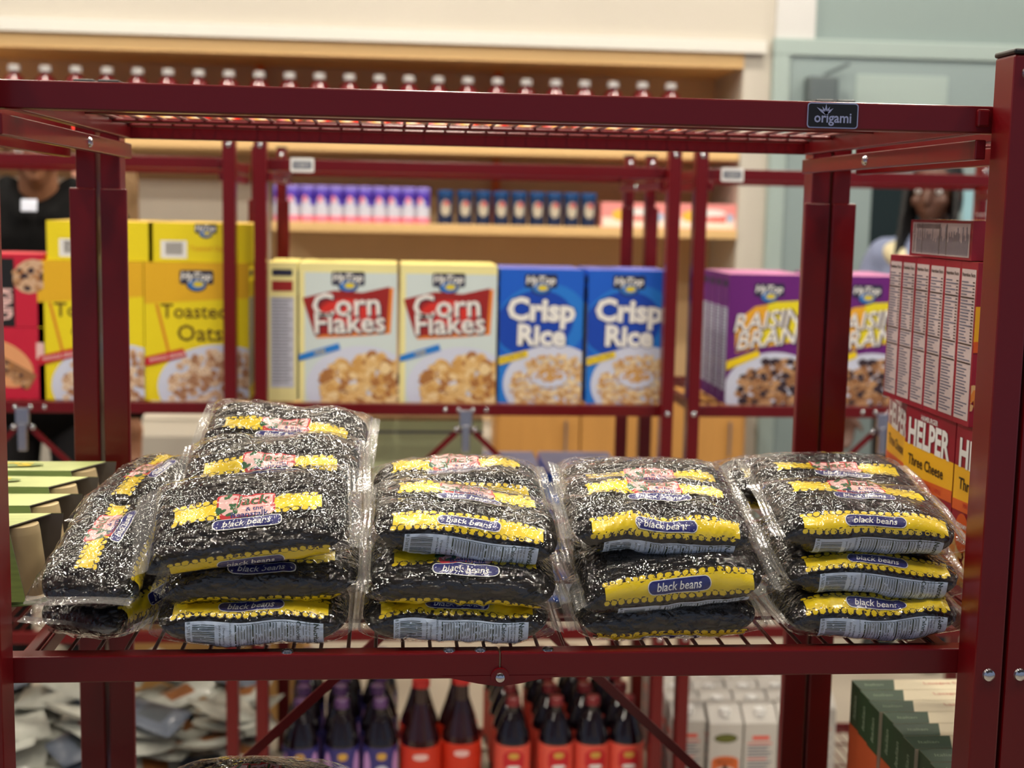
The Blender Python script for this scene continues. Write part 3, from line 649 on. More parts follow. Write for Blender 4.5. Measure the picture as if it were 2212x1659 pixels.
def or_front(mb, w_, h):
    o = mat('oats_orange', (226, 176, 28), .5); mb.rect(-w_/2, w_/2, h/2-.07, h/2, o, 1); mb.poly([(-w_/2, .09), (w_/2, .09), (w_/2, .075), (-w_/2, .06)], o, 1)
    mb.poly([(-.088, .06), (-.082, .06), (-.055, -.055), (-.061, -.055)], mat('wheat_orange', (214, 130, 30), .5), 2)
    dk = mat('oats_brown_ink', (96, 70, 8), .5)
    mb.text('Toasted', -.006, .045, .043, dk, 3, bold=.012); mb.text('Oats', .006, -.002, .050, dk, 3, bold=.012)
    emblem(mb, .0, .118, 1.15)
    mb.ell(.05, -.118, .135, .092, MILK, 2, 40)
    rn = random.Random(5)
    for k in range(300):
        a = rn.uniform(0, 6.28); r = rn.uniform(0, 1)**.5; x = .055+.115*r*math.cos(a); y = -.120+.080*r*math.sin(a)
        mb.ell(x, y, .0085, .007, OT[k % 3], 3+k*.02, 9, a); mb.ell(x, y, .003, .0024, OT[2], 3.03+k*.02, 6)
    mb.poly([(-.11, -.055), (-.03, -.035), (-.022, -.052), (-.11, -.075)], REDI, 8); mb.text('WHOLE GRAIN', -.065, -.054, .011, WHITE, 9, rot=.2)
def cr_front(mb, w_, h):
    mb.ell(.0, .03, .105, .085, mat('rice_swirl', (30, 120, 214), .5), 1, 40, .3); mb.ell(-.015, .03, .088, .07, mat('rice_blue', (8, 66, 176), .5), 2, 40, .3)
    mb.rect(-w_/2, -.05, -h/2, -.04, mat('rice_swirl', (30, 120, 214), .5), .6)
    for t, cx, cy, s_ in (('Crisp', 0, .052, .068), ('Rice', .002, .003, .062)):
        mb.text(t, cx, cy, s_, mat('rice_navy', (8, 40, 130), .5), 4, bold=.075, rot=-.02); mb.text(t, cx, cy, s_, WHITE, 6, bold=.045, rot=-.02)
    emblem(mb, -.002, .122, 1.15)
    mb.ell(.03, -.105, .112, .088, MILK, 3, 40)
    flakes(mb, .035, -.116, .098, .076, 520, RI, .005, .008, 4); mb.ell(.02, -.09, .04, .022, MILK, 11, 24); flakes(mb, .02, -.084, .03, .014, 60, [RI[2], FL[0]], .004, .006, 12)
    mb.poly([(-.1, -.048), (-.03, -.030), (-.028, -.044), (-.1, -.066)], YEL, 8); mb.text('GLUTEN FREE', -.062, -.046, .009, NAVY, 9, rot=.24)
def rb_front(mb, w_, h):
    mb.poly([(-.075, .04), (-.03, .075), (.02, .083), (.088, .088), (.080, .0), (-.03, -.02), (-.072, -.03)], mat('raisin_gold', (232, 170, 36), .5), 2)
    mb.poly([(.0, .085), (.09, .090), (.082, .0), (-.02, -.01)], mat('raisin_yellow', (232, 216, 30), .5), 2.5)
    for t, cx, cy, s_ in (('RAISIN', 0, .046, .054), ('BRAN', .0, .006, .056)):
        mb.text(t, cx+.002, cy-.002, s_, mat('raisin_ink', (60, 12, 70), .5), 4, bold=.04, sh=.3, rot=.12, sx=1.0); mb.text(t, cx, cy, s_, WHITE, 6, bold=.012, sh=.3, rot=.12, sx=.95)
    emblem(mb, 0, .112, 1.1)
    mb.ell(.02, -.115, .115, .088, MILK, 3, 40); flakes(mb, .035, -.120, .098, .076, 280, RB_, .008, .014, 4)
    mb.poly([(-.095, -.05), (-.02, -.022), (-.016, -.036), (-.095, -.070)], YEL, 8)
PAPER = mat('box_cream', (236, 228, 160), .5); OY = mat('box_yellow', (234, 214, 20), .5); BXB = mat('box_blue', (16, 92, 204), .5)
PU = mat('box_purple', (104, 26, 120), .5); KR = mat('box_crimson', (196, 24, 56), .5)
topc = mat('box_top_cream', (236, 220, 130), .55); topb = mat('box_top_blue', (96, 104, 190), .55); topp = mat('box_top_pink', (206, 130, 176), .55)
cornred = mat('corn_red', (150, 30, 30), .5)
def put(o, x, y, z, rz=0, label=None, first=None):
    return dup(o, (x, y, z), (0, 0, rz), label)
def rowset(proto, xs, ys, z, labs, hidden, rz=0):
    used = False
    for j, y in enumerate(ys):
        for i, x in enumerate(xs):
            lb = labs[i] if j == 0 else hidden[i]+', %s row' % ['', 'second', 'third', 'fourth'][j]
            if not used: proto.location = (x, y, z); proto['label'] = lb; used = True
            else: dup(proto, (x, y, z), None, lb)
zc = ZB[1]+.001
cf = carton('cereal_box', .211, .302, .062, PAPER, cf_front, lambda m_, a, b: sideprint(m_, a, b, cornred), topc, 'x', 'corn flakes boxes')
xa = at(753, 700, YB+.06)[0]; xb = at(967, 700, YB+.06)[0]; Yc = YB+.022
rowset(cf, [xa, xb], [Yc, Yc+.066, Yc+.132], zc, ['cream corn flakes cereal box, left of the two facing front', 'cream corn flakes cereal box standing next to the blue boxes'],
       ['cream corn flakes box behind the left front one, only its top in view', 'cream corn flakes box behind the right front one, only its top in view'])
sx_ = at(613, 700, YB+.06)[0]; dup(cf, (sx_+.031, Yc+.106, zc), (0, 0, PI/2), 'corn flakes box turned sideways, its nutrition panel facing the aisle')
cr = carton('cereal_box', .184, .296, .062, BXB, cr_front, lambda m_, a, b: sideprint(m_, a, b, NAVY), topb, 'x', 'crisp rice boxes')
xa = at(1165, 700, YB+.06)[0]; xb = at(1352, 700, YB+.06)[0]
rowset(cr, [xa, xb], [Yc, Yc+.066, Yc+.132], zc, ['blue crisp rice cereal box standing next to the corn flakes', 'blue crisp rice cereal box at the right end, beside the rack post'],
       ['blue crisp rice box behind the left front one, only its top in view', 'blue crisp rice box behind the right front one, only its top in view'])
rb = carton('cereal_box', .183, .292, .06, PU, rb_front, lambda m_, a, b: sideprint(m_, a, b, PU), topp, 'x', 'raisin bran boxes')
xa = at(1649, 700, YB+.06)[0]; xb = at(1857, 700, YB+.06)[0]
rowset(rb, [xa, xb], [Yc, Yc+.064, Yc+.128, Yc+.192], zc, ['purple raisin bran cereal box at the left, facing front', 'purple raisin bran cereal box at the right, near the pasta dinner boxes'],
       ['purple raisin bran box behind the left front one, its grey side showing', 'purple raisin bran box behind the right front one'])
oa = carton('cereal_box', .221, .298, .085, OY, or_front, lambda m_, a, b: sideprint(m_, a, b, OY), OY, 'x', 'toasted oats boxes')
xa = at(205, 700, YB+.06)[0]; xb = at(431, 700, YB+.06)[0]
rowset(oa, [xa, xb], [Yc, Yc+.09, Yc+.18], zc, ['yellow toasted oats cereal box standing at the left, half hidden by a post', 'yellow toasted oats cereal box standing at the right, lettering in full view'],
       ['yellow toasted oats box standing behind the left front one', 'yellow toasted oats box standing behind the right front one'])
def oat_end(mb, w_, h):
    x = -.085; mb.rect(x, x+.055, -.034, .004, WHITE, 1)
    for k in range(12): mb.rect(x+.01+k*.003, x+.01+k*.003+(.0018 if k % 3 else .001), -.026, 0, DKI, 2)
    emblem(mb, .01, .030, .75); mb.text('Toasted Oats', .015, -.012, .014, mat('wheat_orange', (214, 130, 30), .5), 2)
ob = carton('cereal_box', .221, .083, .29, OY, oat_end, lambda m_, a, b: None, mat('box_top_yellow', (240, 200, 90), .5), 'yellow oats box lying flat on top of the left standing one', 'toasted oats boxes')
zz = zc+.299; ob.location = (at(215, 520, Yc)[0], Yc+.004, zz); dup(ob, (at(434, 520, Yc)[0], Yc+.004, zz), None, 'yellow oats box lying flat on top of the right standing one')
def kind_front(up):
    def fn(mb, w_, h):
        K = mat('bar_black', (16, 16, 20), .5); bar = [FL[2], RB_[0], RB_[1], OT[0], RB_[2]]
        if up:
            mb.rect(-w_/2, .02, -h/2, h/2-.01, K, 1); mb.ell(.055, .03, .04, .035, OT[0], 2, 14, .6); flakes(mb, .055, .03, .035, .028, 40, bar, .006, .01, 3)
            for k, c in enumerate(((70, 130, 220), (110, 150, 50), (220, 60, 40), (236, 160, 50))): mb.rect(-.055, -.032, -.018-k*.014, -.005-k*.014, mat('stripe%d' % k, c, .5), 2)
            mb.text('KIND', -.004, -.030, .050, PINK, 2, bold=.04, rot=-PI/2, sx=.55); mb.text('12', -.028, .042, .04, INK, 2, bold=.05)
        else:
            mb.ell(-.01, .0, .07, .045, mat('glow_peach', (226, 160, 110), .5), 1, 30, -.5); mb.poly([(-.09, .03), (-.07, .05), (.062, -.025), (.045, -.055)], RB_[0], 2)
            flakes(mb, -.01, -.002, .018, .012, 12, bar, .006, .01, 3)
            for t in range(9): flakes(mb, -.065+t*.0125, .027-t*.0085, .012, .012, 8, bar, .005, .008, 3.2+t*.1)
            mb.rect(.062, .078, .01, .045, PINK, 2); mb.text('dark chocolate', -.06, -.062, .012, PINK, 2, rot=PI/2)
    return fn
kx = at(97, 700, Yc)[0]-.081
for up in (0, 1):
    k = carton('snack_bar_box', .16, .155, .13, KR, kind_front(up), lambda m_, a, b: None, mat('box_top_red', (214, 70, 80), .5),
               ['red snack bar box with a nut bar picture, beside the yellow oats boxes', 'black and red snack bar box stacked on the lower red one'][up], 'snack bar boxes')
    k.location = (kx, Yc, zc+up*.156)

# ------------------------------------------------------------------ pasta dinner boxes at the right
def help_front(mb, w_, h):
    mb.poly([(-w_/2, .042), (w_/2, .042), (w_/2, .005), (-w_/2, .000)], mat('helper_gold', (238, 178, 24), .5), 1)
    mb.poly([(-w_/2, .004), (w_/2, .010), (w_/2, -.004), (-w_/2, -.008)], mat('helper_orange', (214, 92, 26), .5), 2); mb.text('MADE WITH REAL CHEESE', 0, .001, .0075, REDI, 3)
    mb.text('HAMBURGER', 0, .079, .0085, WHITE, 3, bold=.02)
    mb.text('HELPER', 0, .058, .044, WHITE, 3, bold=.035, sx=.84); mb.text('Three Cheese', -.006, .024, .0185, DKI, 3, bold=.015)
    flakes(mb, -.02, -.06, .06, .032, 90, [FL[0], FL[1], mat('pasta_orange', (222, 140, 50), .5)], .006, .012, 3)
    mb.ell(-.042, -.030, .018, .022, mat('badge_orange', (214, 88, 24), .5), 6)
    for t, y in (('CREAMY', -.022), ('CHEESY', -.030), ('SAUCE', -.038)): mb.text(t, -.042, y, .0072, WHITE, 8, bold=.02)
def help_side(mb, w_, h):
    mb.rect(-w_/2+.003, w_/2-.003, -h/2+.006, h/2-.008, mat('spine_pinkish_white', (196, 178, 176), .6), 1)
    y = h/2-.014; mb.text('Nutrition Facts', 0, y, .0055, DKI, 2, bold=.02)
    rn = random.Random(8)
    for k in range(46):
        yy = h/2-.022-k*.0034
        if yy < -h/2+.01: break
        if k in (5, 20, 26): mb.rect(-w_/2+.004, w_/2-.004, yy-.0008, yy+.0008, DKI, 2)
        else:
            mb.rect(-w_/2+.0045, rn.uniform(-.004, w_/2-.006), yy-.0007, yy+.0006, INK, 2); 
            if k < 20: mb.rect(w_/2-.010, w_/2-.0045, yy-.0007, yy+.0006, DKI, 2)
MA = mat('box_maroon', (148, 22, 42), .45); MT = mat('box_top_rose', (196, 60, 62), .5)
zr = ZF[1]+.0005
hp = carton('pasta_dinner_box', .148, .179, .043, MA, help_front, help_side, MT, 'red and yellow pasta dinner box in front, its lettering in full view', 'pasta dinner boxes')
fm = MB(); fm.frame((0, 0, 0), (1, 0, 0), (0, 1, 0))
hp.data.materials.append(mat('top_sky_blue', (60, 130, 200), .5))
bm = bmesh.new(); bm.from_mesh(hp.data)
for x0 in (-.045, ):
    vs = [bm.verts.new(p_) for p_ in ((x0, .010, .1794), (x0+.05, .010, .1794), (x0+.05, .026, .1794), (x0, .026, .1794))]; fc = bm.faces.new(vs); fc.material_index = len(hp.data.materials)-1
bm.to_mesh(hp.data); bm.free()
HX = .530
hp.location = (HX, .325, zr); hp.rotation_euler = (0, 0, -PI/2)
dup(hp, (HX, .174, zr), (0, 0, -PI/2), 'red and yellow pasta dinner box nearest the front post, mostly behind it')
dup(hp, (HX+.022, .482, zr), (0, 0, -PI/2-R(11)), 'rearmost red and yellow pasta dinner box, turned slightly away')
for y in (.174, .325, .476): dup(hp, (HX+.092 if y != .476 else HX+.10, y, zr), (0, 0, -PI/2), 'pasta dinner box hidden in the second row at the right rack')
names = ['nearest the post', 'second from the post', 'third from the post', 'fourth from the post', 'fifth from the post', 'last and farthest from the post']
for k in range(6):
    c = dup(hp, (HX-.006+.075, .208+k*.0435, zr+.1795), (0, 0, 0), 'upright pasta box with pale nutrition spine outwards, '+names[k])
c = dup(hp, (HX-.006, .21, zr+.41), None, 'pasta box lying flat across the tops of the upright spines')
c.location = (HX-.006+.074, .225, zr+.3592+.0435); c.rotation_euler = (R(-90), 0, 0)

# breadstick style green boxes on the lower right shelf
def ol_side(mb, w_, h):
    mb.rect(-w_/2, w_/2, -h/2, h/2-.058, mat('olive_box_orange', (196, 84, 34), .5), 1)
    mb.text('Vegetable Lasagna', .0, -.03, .016, PINK, 2, rot=PI/2); mb.text('Italian', 0, h/2-.030, .014, mat('olive_pale', (150, 170, 140), .5), 2, rot=PI/2, sh=.2)
OG = mat('olive_box_green', (34, 66, 34), .5); OW = mat('olive_box_cream', (222, 210, 178), .5)
mb = MB(); w_, h, d = .038, .296, .2
mb.box(0, d, 0, w_, 0, h, OW, {5: OG})
mb.frame((0, w_/2, h/2), (0, -1, 0), (0, 0, 1)); mb.box2 = (-w_/2, w_/2, -h/2, h/2); ol_side(mb, w_, h); mb.box2 = None
mb.frame((d/2, w_/2, h), (1, 0, 0), (0, 1, 0)); mb.poly([(-d/2, -w_/2), (-d/2+.045, -w_/2), (-d/2+.058, w_/2), (-d/2, w_/2)], OG, 1)
mb.text('Italian', -d/2+.024, 0, .011, mat('olive_pale', (150, 170, 140), .5), 2, sh=.2); mb.text('Lasagna Dinner', .03, .002, .012, mat('faded_red_ink', (190, 90, 70), .5), 2)
ol = tag(mb.build('dinner_box', bevel=.0006), 'green and cream dinner box, nearest of the long row on the lower right shelf', 'box', 'green dinner boxes on the lower right shelf')
ol.location = (.512, .112, ZF[2]+.001)
ordn = ['second', 'third', 'fourth', 'fifth', 'sixth', 'seventh', 'eighth', 'ninth', 'farthest', '']
for k in range(9): dup(ol, (.512+.002*(k % 3), .112+(k+1)*.0392, ZF[2]+.001), None, 'green and cream dinner box, %s in the row from the front post' % ordn[k])

# ------------------------------------------------------------------ green sauce trays on the left rack
LG = mat('tray_green', (132, 152, 84), .5, var=(30, .35, (1, 9, 9))); LG2 = mat('tray_light_green', (190, 200, 132), .5, var=(30, .25, (1, 9, 9)))
GC = mat('carton_inner_grey', (120, 116, 112), .8); CUP = mat('cup_beige', (206, 184, 140), .4); LEAF = mat('foil_lid_green', (130, 158, 96), .4)
def tray(loc, lab):
    e = empty('sauce_cup_carton', loc, label=lab, cat='carton', group='green multi packs of sauce cups')
    f = MB(); Lx = .30; h = .082; a, b = .030, .042; t = .0012
    def slab(p, q, mt, ins, xp=0, xq=0):
        n = Vector((0, q[1]-p[1], -(q[0]-p[0]))).normalized()*t
        v = [(-Lx, p[0], p[1]), (xp, p[0], p[1]), (xq, q[0], q[1]), (-Lx, q[0], q[1])]; w2 = [(x, y+n[1], z+n[2]) for x, y, z in v]
        f.add(v, [(0, 1, 2, 3)], mt); f.add(w2, [(3, 2, 1, 0)], ins); f.add([v[1], v[2], w2[2], w2[1]], [(0, 1, 2, 3)], ins)
    slab((-b-.006, .010), (-a, h), LG, GC, .004, -.016); slab((-a, h), (a, h), LG2, GC, -.016, .014); slab((a, h), (b+.006, .010), LG, GC, .026, .014)
    f.frame((-Lx/2, -(a+b)/2-.001, .047), (1, 0, 0), Vector((0, (b-a)+.006-.024*0, h-.010)).normalized())
    f.rect(Lx/2-.075, Lx/2-.021, -.026, .016, BLK, 1.5); f.rect(Lx/2-.073, Lx/2-.023, -.024, .014, PANEL, 2.5)
    for k in range(7): f.rect(Lx/2-.066+k*.005, Lx/2-.064+k*.005, -.020, .004, BLK, 3.5)
    f.text("applesauce", -.03, 0, .03, YEL, 2, bold=.03)
    f.frame((-Lx/2, 0, h+.0015), (1, 0, 0), (0, 1, 0)); f.ell(.02, 0, .075, .016, LG, 1, 30); f.text("MOTT'S", .02, 0, .028, YEL, 2, bold=.04, sx=1.3)
    f.build('sleeve', e)
    for k in range(3):
        for sy in (0,):
            x = -.014-k*.085; f = MB(); f.lathe([(.0001, .078), (.021, .078), (.0225, .07), (.027, .03), (.030, .008), (.034, .006), (.034, .003), (.0001, .003)], CUP, (x, 0, .0), 24, mf=lambda j: LEAF if j >= 5 else CUP); f.build('cup', e)
            f = MB(); f.lathe([(.036, 0), (.036, .0015)], LEAF, (x, 0, .0015), 24); f.build('foil_lid', e)
    return e
tr = [tray((-.470, .47-.0*k, ZF[1]+.001), 'x') for k in range(1)]
tr[0]['label'] = 'green sauce cup carton at the back of the row on the left rack'; tr[0].location.y = .475
for k, (y, lb) in enumerate(((.378, 'green sauce cup carton, second from the back on the left rack'), (.281, 'green sauce cup carton, second from the front, open end showing a cup'), (.184, 'frontmost green sauce cup carton, black framed label at its end'))):
    dup(tr[0], (-.472+.003*k, y, ZF[1]+.001), (0, 0, R((k-1)*2)), lb)
f = MB(); f.lathe([(.0001, 0), (.030, 0), (.034, .01), (.036, .05), (.034, .052), (.0001, .052)], mat('brown_tub', (122, 92, 66), .6), (0, 0, 0), 24)
o = tag(f.build('brown_tub'), 'brown paper tub in front of the green cartons at the left post', 'tub'); o.location = (-.505, .085, ZF[1]+.001)

# ------------------------------------------------------------------ niche goods
def bottle(name, prof, body, capm, capr, capz, label, cat, group, lab=None, sq=0):
    e = empty(name, label=label, cat=cat, group=group)
    f = MB(); f.lathe(prof, body, n=20, sq=sq); f.build('bottle_body', e)
    f = MB(); f.lathe([(capr, capz), (capr, capz+.017), (capr*.85, capz+.02)], capm, n=16); f.build('cap', e)
    if lab:
        r0, r1, z0, z1, mats, spots = lab; f = MB(); n = len(mats)
        for i, mt in enumerate(mats):
            a, b = z0+(z1-z0)*i/n, z0+(z1-z0)*(i+1)/n; f.lathe([(r0+(r1-r0)*i/n, a), (r0+(r1-r0)*(i+1)/n, b)], mt, n=24)
        for (ang, wd, zz, hh, mt, L) in spots:
            k = 7; rr = r0+.0004*L; vs = []
            for i in range(k):
                a = R(-90+ang)+(i/(k-1)-.5)*wd/r0; s_ = math.sqrt(max(0, 1-((i/(k-1)-.5)*2)**2*.75)); vs += [(rr*math.cos(a), rr*math.sin(a), zz-hh/2*s_), (rr*math.cos(a), rr*math.sin(a), zz+hh/2*s_)]
            f.add(vs, [(2*i, 2*i+2, 2*i+3, 2*i+1) for i in range(k-1)], mt)
        f.build('label', e)
    return e
JR = mat('red_juice', (112, 22, 34), .15, coat=.5); LR = mat('juice_label_red', (226, 50, 34), .5); LY = mat('juice_label_yellow', (240, 190, 70), .5); LP = mat('juice_label_pink', (240, 150, 150), .5)
jb = bottle('juice_bottle', [(.0001, 0), (.036, 0), (.0395, .006), (.0395, .125), (.0385, .165), (.036, .185), (.029, .199), (.018, .207), (.014, .211), (.014, .222)], JR, WHITE, .020, .218,
            'red juice bottle with white cap on the upper wall shelf', 'bottle', 'red juice bottles on the wall shelf', (.0402, .0402, .02, .125, [LR, LR, LR], [(0, .045, .08, .05, LY, 1), (-50, .022, .07, .09, LP, 1), (10, .03, .065, .02, WHITE, 2)]))
zs = at(1000, 315, WY+.02)[2]; x = at(30, 140, WY+.07)[0]; xe = at(1450, 165, WY+.07)[0]; n = 23; stp = (xe-x)/(n-1)
dd = 1.0
ORD = ['first', 'second', 'third', 'fourth', 'fifth', 'sixth', 'seventh', 'eighth', 'ninth', 'tenth', 'eleventh', 'twelfth']
for k in range(0, n):
    loc = (x+stp*k, WY+.07+.004*math.sin(k*2.3), zs+.0005)
    if k == 0: jb.location = loc; jb['label'] = 'first red juice bottle from the left on the upper wall shelf'
    else:
        c = dup(jb, loc, (0, 0, .3*math.sin(k*5)))
        if k == n-1: c['label'] = 'rightmost red juice bottle with white cap on the upper wall shelf'
        elif k < 12: c['label'] = '%s red juice bottle from the left on the upper wall shelf' % ORD[k]
        else: c['label'] = '%s red juice bottle from the right on the upper wall shelf' % ORD[n-1-k]
VI = mat('violet_can', (96, 72, 190), .4); VD = mat('violet_band', (66, 40, 160), .4); VW = mat('can_white', (206, 208, 224), .4); VP = mat('can_pink', (230, 130, 160), .4)
z2 = at(1000, 485, WY)[2]
def canister(name, r, h, cols, label, group, spot, capm):
    e = empty(name, label=label, cat='canister', group=group); f = MB(); n = len(cols)
    f.lathe([(.0001, 0), (r, 0), (r, h)], cols[0], n=20); f.build('can_body', e)
    f = MB()
    for i, c in enumerate(cols): f.lathe([(r+.0004, h*(.02+.9*i/n)), (r+.0004, h*(.02+.9*(i+1)/n))], c, n=20)
    k = 7; rr = r+.0009
    for ang, wd, zz, hh, mt in spot:
        vs = []
        for i in range(k):
            a = R(-90+ang)+(i/(k-1)-.5)*wd/r; s_ = math.sqrt(max(0, 1-((i/(k-1)-.5)*2)**2*.8)); vs += [(rr*math.cos(a), rr*math.sin(a), zz-hh/2*s_), (rr*math.cos(a), rr*math.sin(a), zz+hh/2*s_)]
        f.add(vs, [(2*i, 2*i+2, 2*i+3, 2*i+1) for i in range(k-1)], mt); rr += .0004
    f.build('label', e); f = MB(); f.lathe([(r+.001, h-.012), (r+.001, h), (r-.002, h+.003), (.0001, h+.003)], capm, n=20); f.build('lid', e)
    return e
pc = canister('drink_canister', .0245, .122, [VP, VW, VW, VI, VD, VI], 'violet and pink canister on the lower wall shelf', 'violet canisters on the lower wall shelf', [(-10, .03, .062, .05, VW), (-15, .016, .078, .026, VP)], mat('violet_lid', (142, 128, 214), .4))
xs = [603]+[680+31.3*k-16 for k in range(0, 9)]
for i, px in enumerate([606, 632]+[664+31.2*k for k in range(9)]):
    loc = (at(px, 450, WY+.05)[0], WY+.05, z2+.0005)
    lb = '%s violet and pink canister from the left on the lower wall shelf' % ORD[i]
    if i == 0: pc.location = loc; pc['label'] = lb
    else: dup(pc, loc, (0, 0, .2*math.sin(i*3)), lb)
NV = mat('navy_can', (20, 50, 92), .4); NV2 = mat('navy_can_dark', (16, 34, 70), .4); CRM = mat('can_cream', (190, 180, 160), .5)
nc = canister('drink_canister', .0275, .114, [NV2, NV2, NV2, NV, NV], 'navy blue canister on the lower wall shelf', 'navy canisters on the lower wall shelf', [(0, .034, .056, .055, CRM), (5, .02, .072, .018, mat('can_dull_red', (190, 80, 80), .5))], mat('navy_lid', (22, 74, 130), .4))
for i in range(9):
    loc = (at([962, 1004, 1043, 1082, 1121, 1160, 1197, 1234, 1271][i], 450, WY+.05)[0], WY+.05, z2+.0005)
    lb = '%s navy blue canister from the left on the lower wall shelf' % ORD[i]
    if i == 0: nc.location = loc; nc['label'] = lb
    else: dup(nc, loc, None, lb)
def pk_front(mb, w_, h):
    mb.rect(-w_/2+.004, w_/2-.004, -h/2+.002, -.008, mat('pack_cream', (244, 226, 214), .5), 1); mb.ell(-.05, .0, .03, .02, LY, 2, 14); mb.ell(.02, .012, .06, .013, WHITE, 2, 14)
    mb.text('Cookies', .03, -.01, .03, LR, 3, bold=.03); mb.ell(.095, -.005, .012, .016, mat('pack_blue', (170, 190, 220), .5), 3, 14)
pk = carton('snack_carton', .235, .088, .12, mat('pack_pink', (240, 150, 146), .5), pk_front, lambda m_, a, b: None, mat('pack_pink', (240, 150, 146), .5), 'pink and cream snack carton beside the navy canisters', 'pink snack cartons on the lower wall shelf')
pk.location = (at(1370, 460, WY+.02)[0], WY+.02, z2+.0005); dup(pk, (at(1521, 460, WY+.02)[0], WY+.02, z2+.0005), None, 'pink and cream snack carton at the right end of the lower wall shelf')

# ------------------------------------------------------------------ bottom tiers across the aisle
GJ = mat('grape_juice', (16, 8, 16), .12, coat=.6); GCAP = mat('grape_cap', (92, 60, 110), .35); RCAP = mat('dark_red_cap', (120, 34, 40), .35)
LV = mat('label_lilac', (196, 150, 206), .5); LN = mat('label_indigo', (56, 52, 120), .5); LO = mat('label_ochre', (206, 160, 70), .5); LC = mat('label_coral', (226, 92, 74), .5); LD = mat('label_red', (196, 30, 40), .5)
prof = [(.0001, 0), (.038, 0), (.041, .006), (.041, .155), (.038, .17), (.024, .205), (.014, .222), (.014, .245)]
gb = bottle('juice_bottle', prof, GJ, GCAP, .0165, .236, 'dark grape juice bottle with purple cap and lilac label, bottom shelf', 'bottle', 'grape juice bottles on the bottom shelf',
            (.0418, .0418, .03, .150, [LN], [(-52, .022, .09, .10, LV, 1), (52, .022, .09, .10, LV, 1), (0, .022, .132, .018, LO, 1), (0, .036, .085, .05, VW, 1)]))
rj = bottle('juice_bottle', prof, GJ, RCAP, .0165, .236, 'dark juice bottle with dark red cap and coral label, bottom shelf', 'bottle', 'dark red capped juice bottles on the bottom shelf',
            (.0418, .0418, .03, .150, [LC], [(0, .05, .115, .055, LD, 1), (0, .024, .128, .015, LO, 2), (0, .035, .068, .022, LN, 1), (0, .03, .1, .01, WHITE, 2)]))
z4 = ZB[3]+.001
def grid(proto, pxs, rows, labfront, labback, dy=.088):
    first = True
    for j in range(rows):
        for i, px in enumerate(pxs):
            y = YB+.075+j*dy; xx = at(px, 1600, YB+.075)[0]+.004*math.sin(j*3+i)
            lb = labfront[i] if j == 0 else '%s, %s row, %s column from the left' % (labback, ORD[j], ORD[i])
            if first: proto.location = (xx, y, z4); proto['label'] = lb; first = False
            else: dup(proto, (xx, y, z4), (0, 0, .1*math.sin(i+j)), lb)
grid(gb, [650, 735, 818], 5, ['front grape juice bottle at the left of its group, lilac label', 'middle front grape juice bottle with lilac label', 'front grape juice bottle next to the red cranberry bottle'], 'purple capped grape juice bottle')
grid(rj, [1107, 1197, 1275, 1352], 5, ['front dark juice bottle with coral label, first of four from the left', 'front dark juice bottle with coral label, second of four', 'front dark juice bottle with coral label, third of four', 'front dark juice bottle with coral label, fourth of four'], 'red capped dark juice bottle')
CRB = mat('cranberry_dark', (40, 6, 8), .12, coat=.6); TC = mat('tomato_cap', (190, 40, 36), .4)
cb = bottle('large_juice_bottle', [(.0001, 0), (.044, 0), (.048, .008), (.048, .13), (.044, .16), (.030, .20), (.018, .24), (.016, .285)], CRB, TC, .021, .278, 'x', 'bottle', 'tall red juice bottles on the bottom shelf',
            (.0488, .0488, .02, .145, [mat('label_vermilion', (206, 52, 26), .5)], [(0, .07, .06, .05, WHITE, 1), (0, .035, .125, .016, PINK, 1)]))
cb.location = (at(908, 1600, YB+.09)[0], YB+.09, z4); cb['label'] = 'tall red juice bottle beside the grape juice bottles'
dup(cb, (at(995, 1620, YB+.11)[0], YB+.11, z4), None, 'tall red juice bottle beside the rack post and the coral labelled bottles')
for k in range(2): dup(cb, (at(908+85*k, 1600, YB+.1)[0], YB+.21, z4), None, 'tall red juice bottle standing in the second row')
# broth cartons
WC = mat('carton_white', (196, 192, 184), .5); BO = mat('broth_orange', (206, 100, 44), .5)
def br_front(mb, w_, h):
    mb.ell(0, h/2-.035, .028, .011, DKI, 1, 20); mb.ell(0, h/2-.035, .026, .0095, mat('broth_olive', (96, 100, 34), .5), 2, 20)
    mb.rect(-.032, .032, -.09, .01, BO, 1); mb.ell(0, .01, .032, .012, BO, 1); mb.ell(0, -.025, .03, .022, WC, 2, 16); mb.ell(0, -.012, .006, .014, DKI, 3, 8); mb.ell(.01, -.03, .012, .006, RB_[0], 3, 10); mb.text('BROTH', 0, .008, .012, DKI, 3)
def br_side(mb, w_, h):
    for k in range(20): mb.rect(-w_/2+.008, w_/2-.012-(k % 3)*.006, h/2-.05-k*.0075, h/2-.047-k*.0075, INK if k % 5 else LC, 1)
    mb.rect(-.02, .02, h/2-.04, h/2-.03, LC, 1)
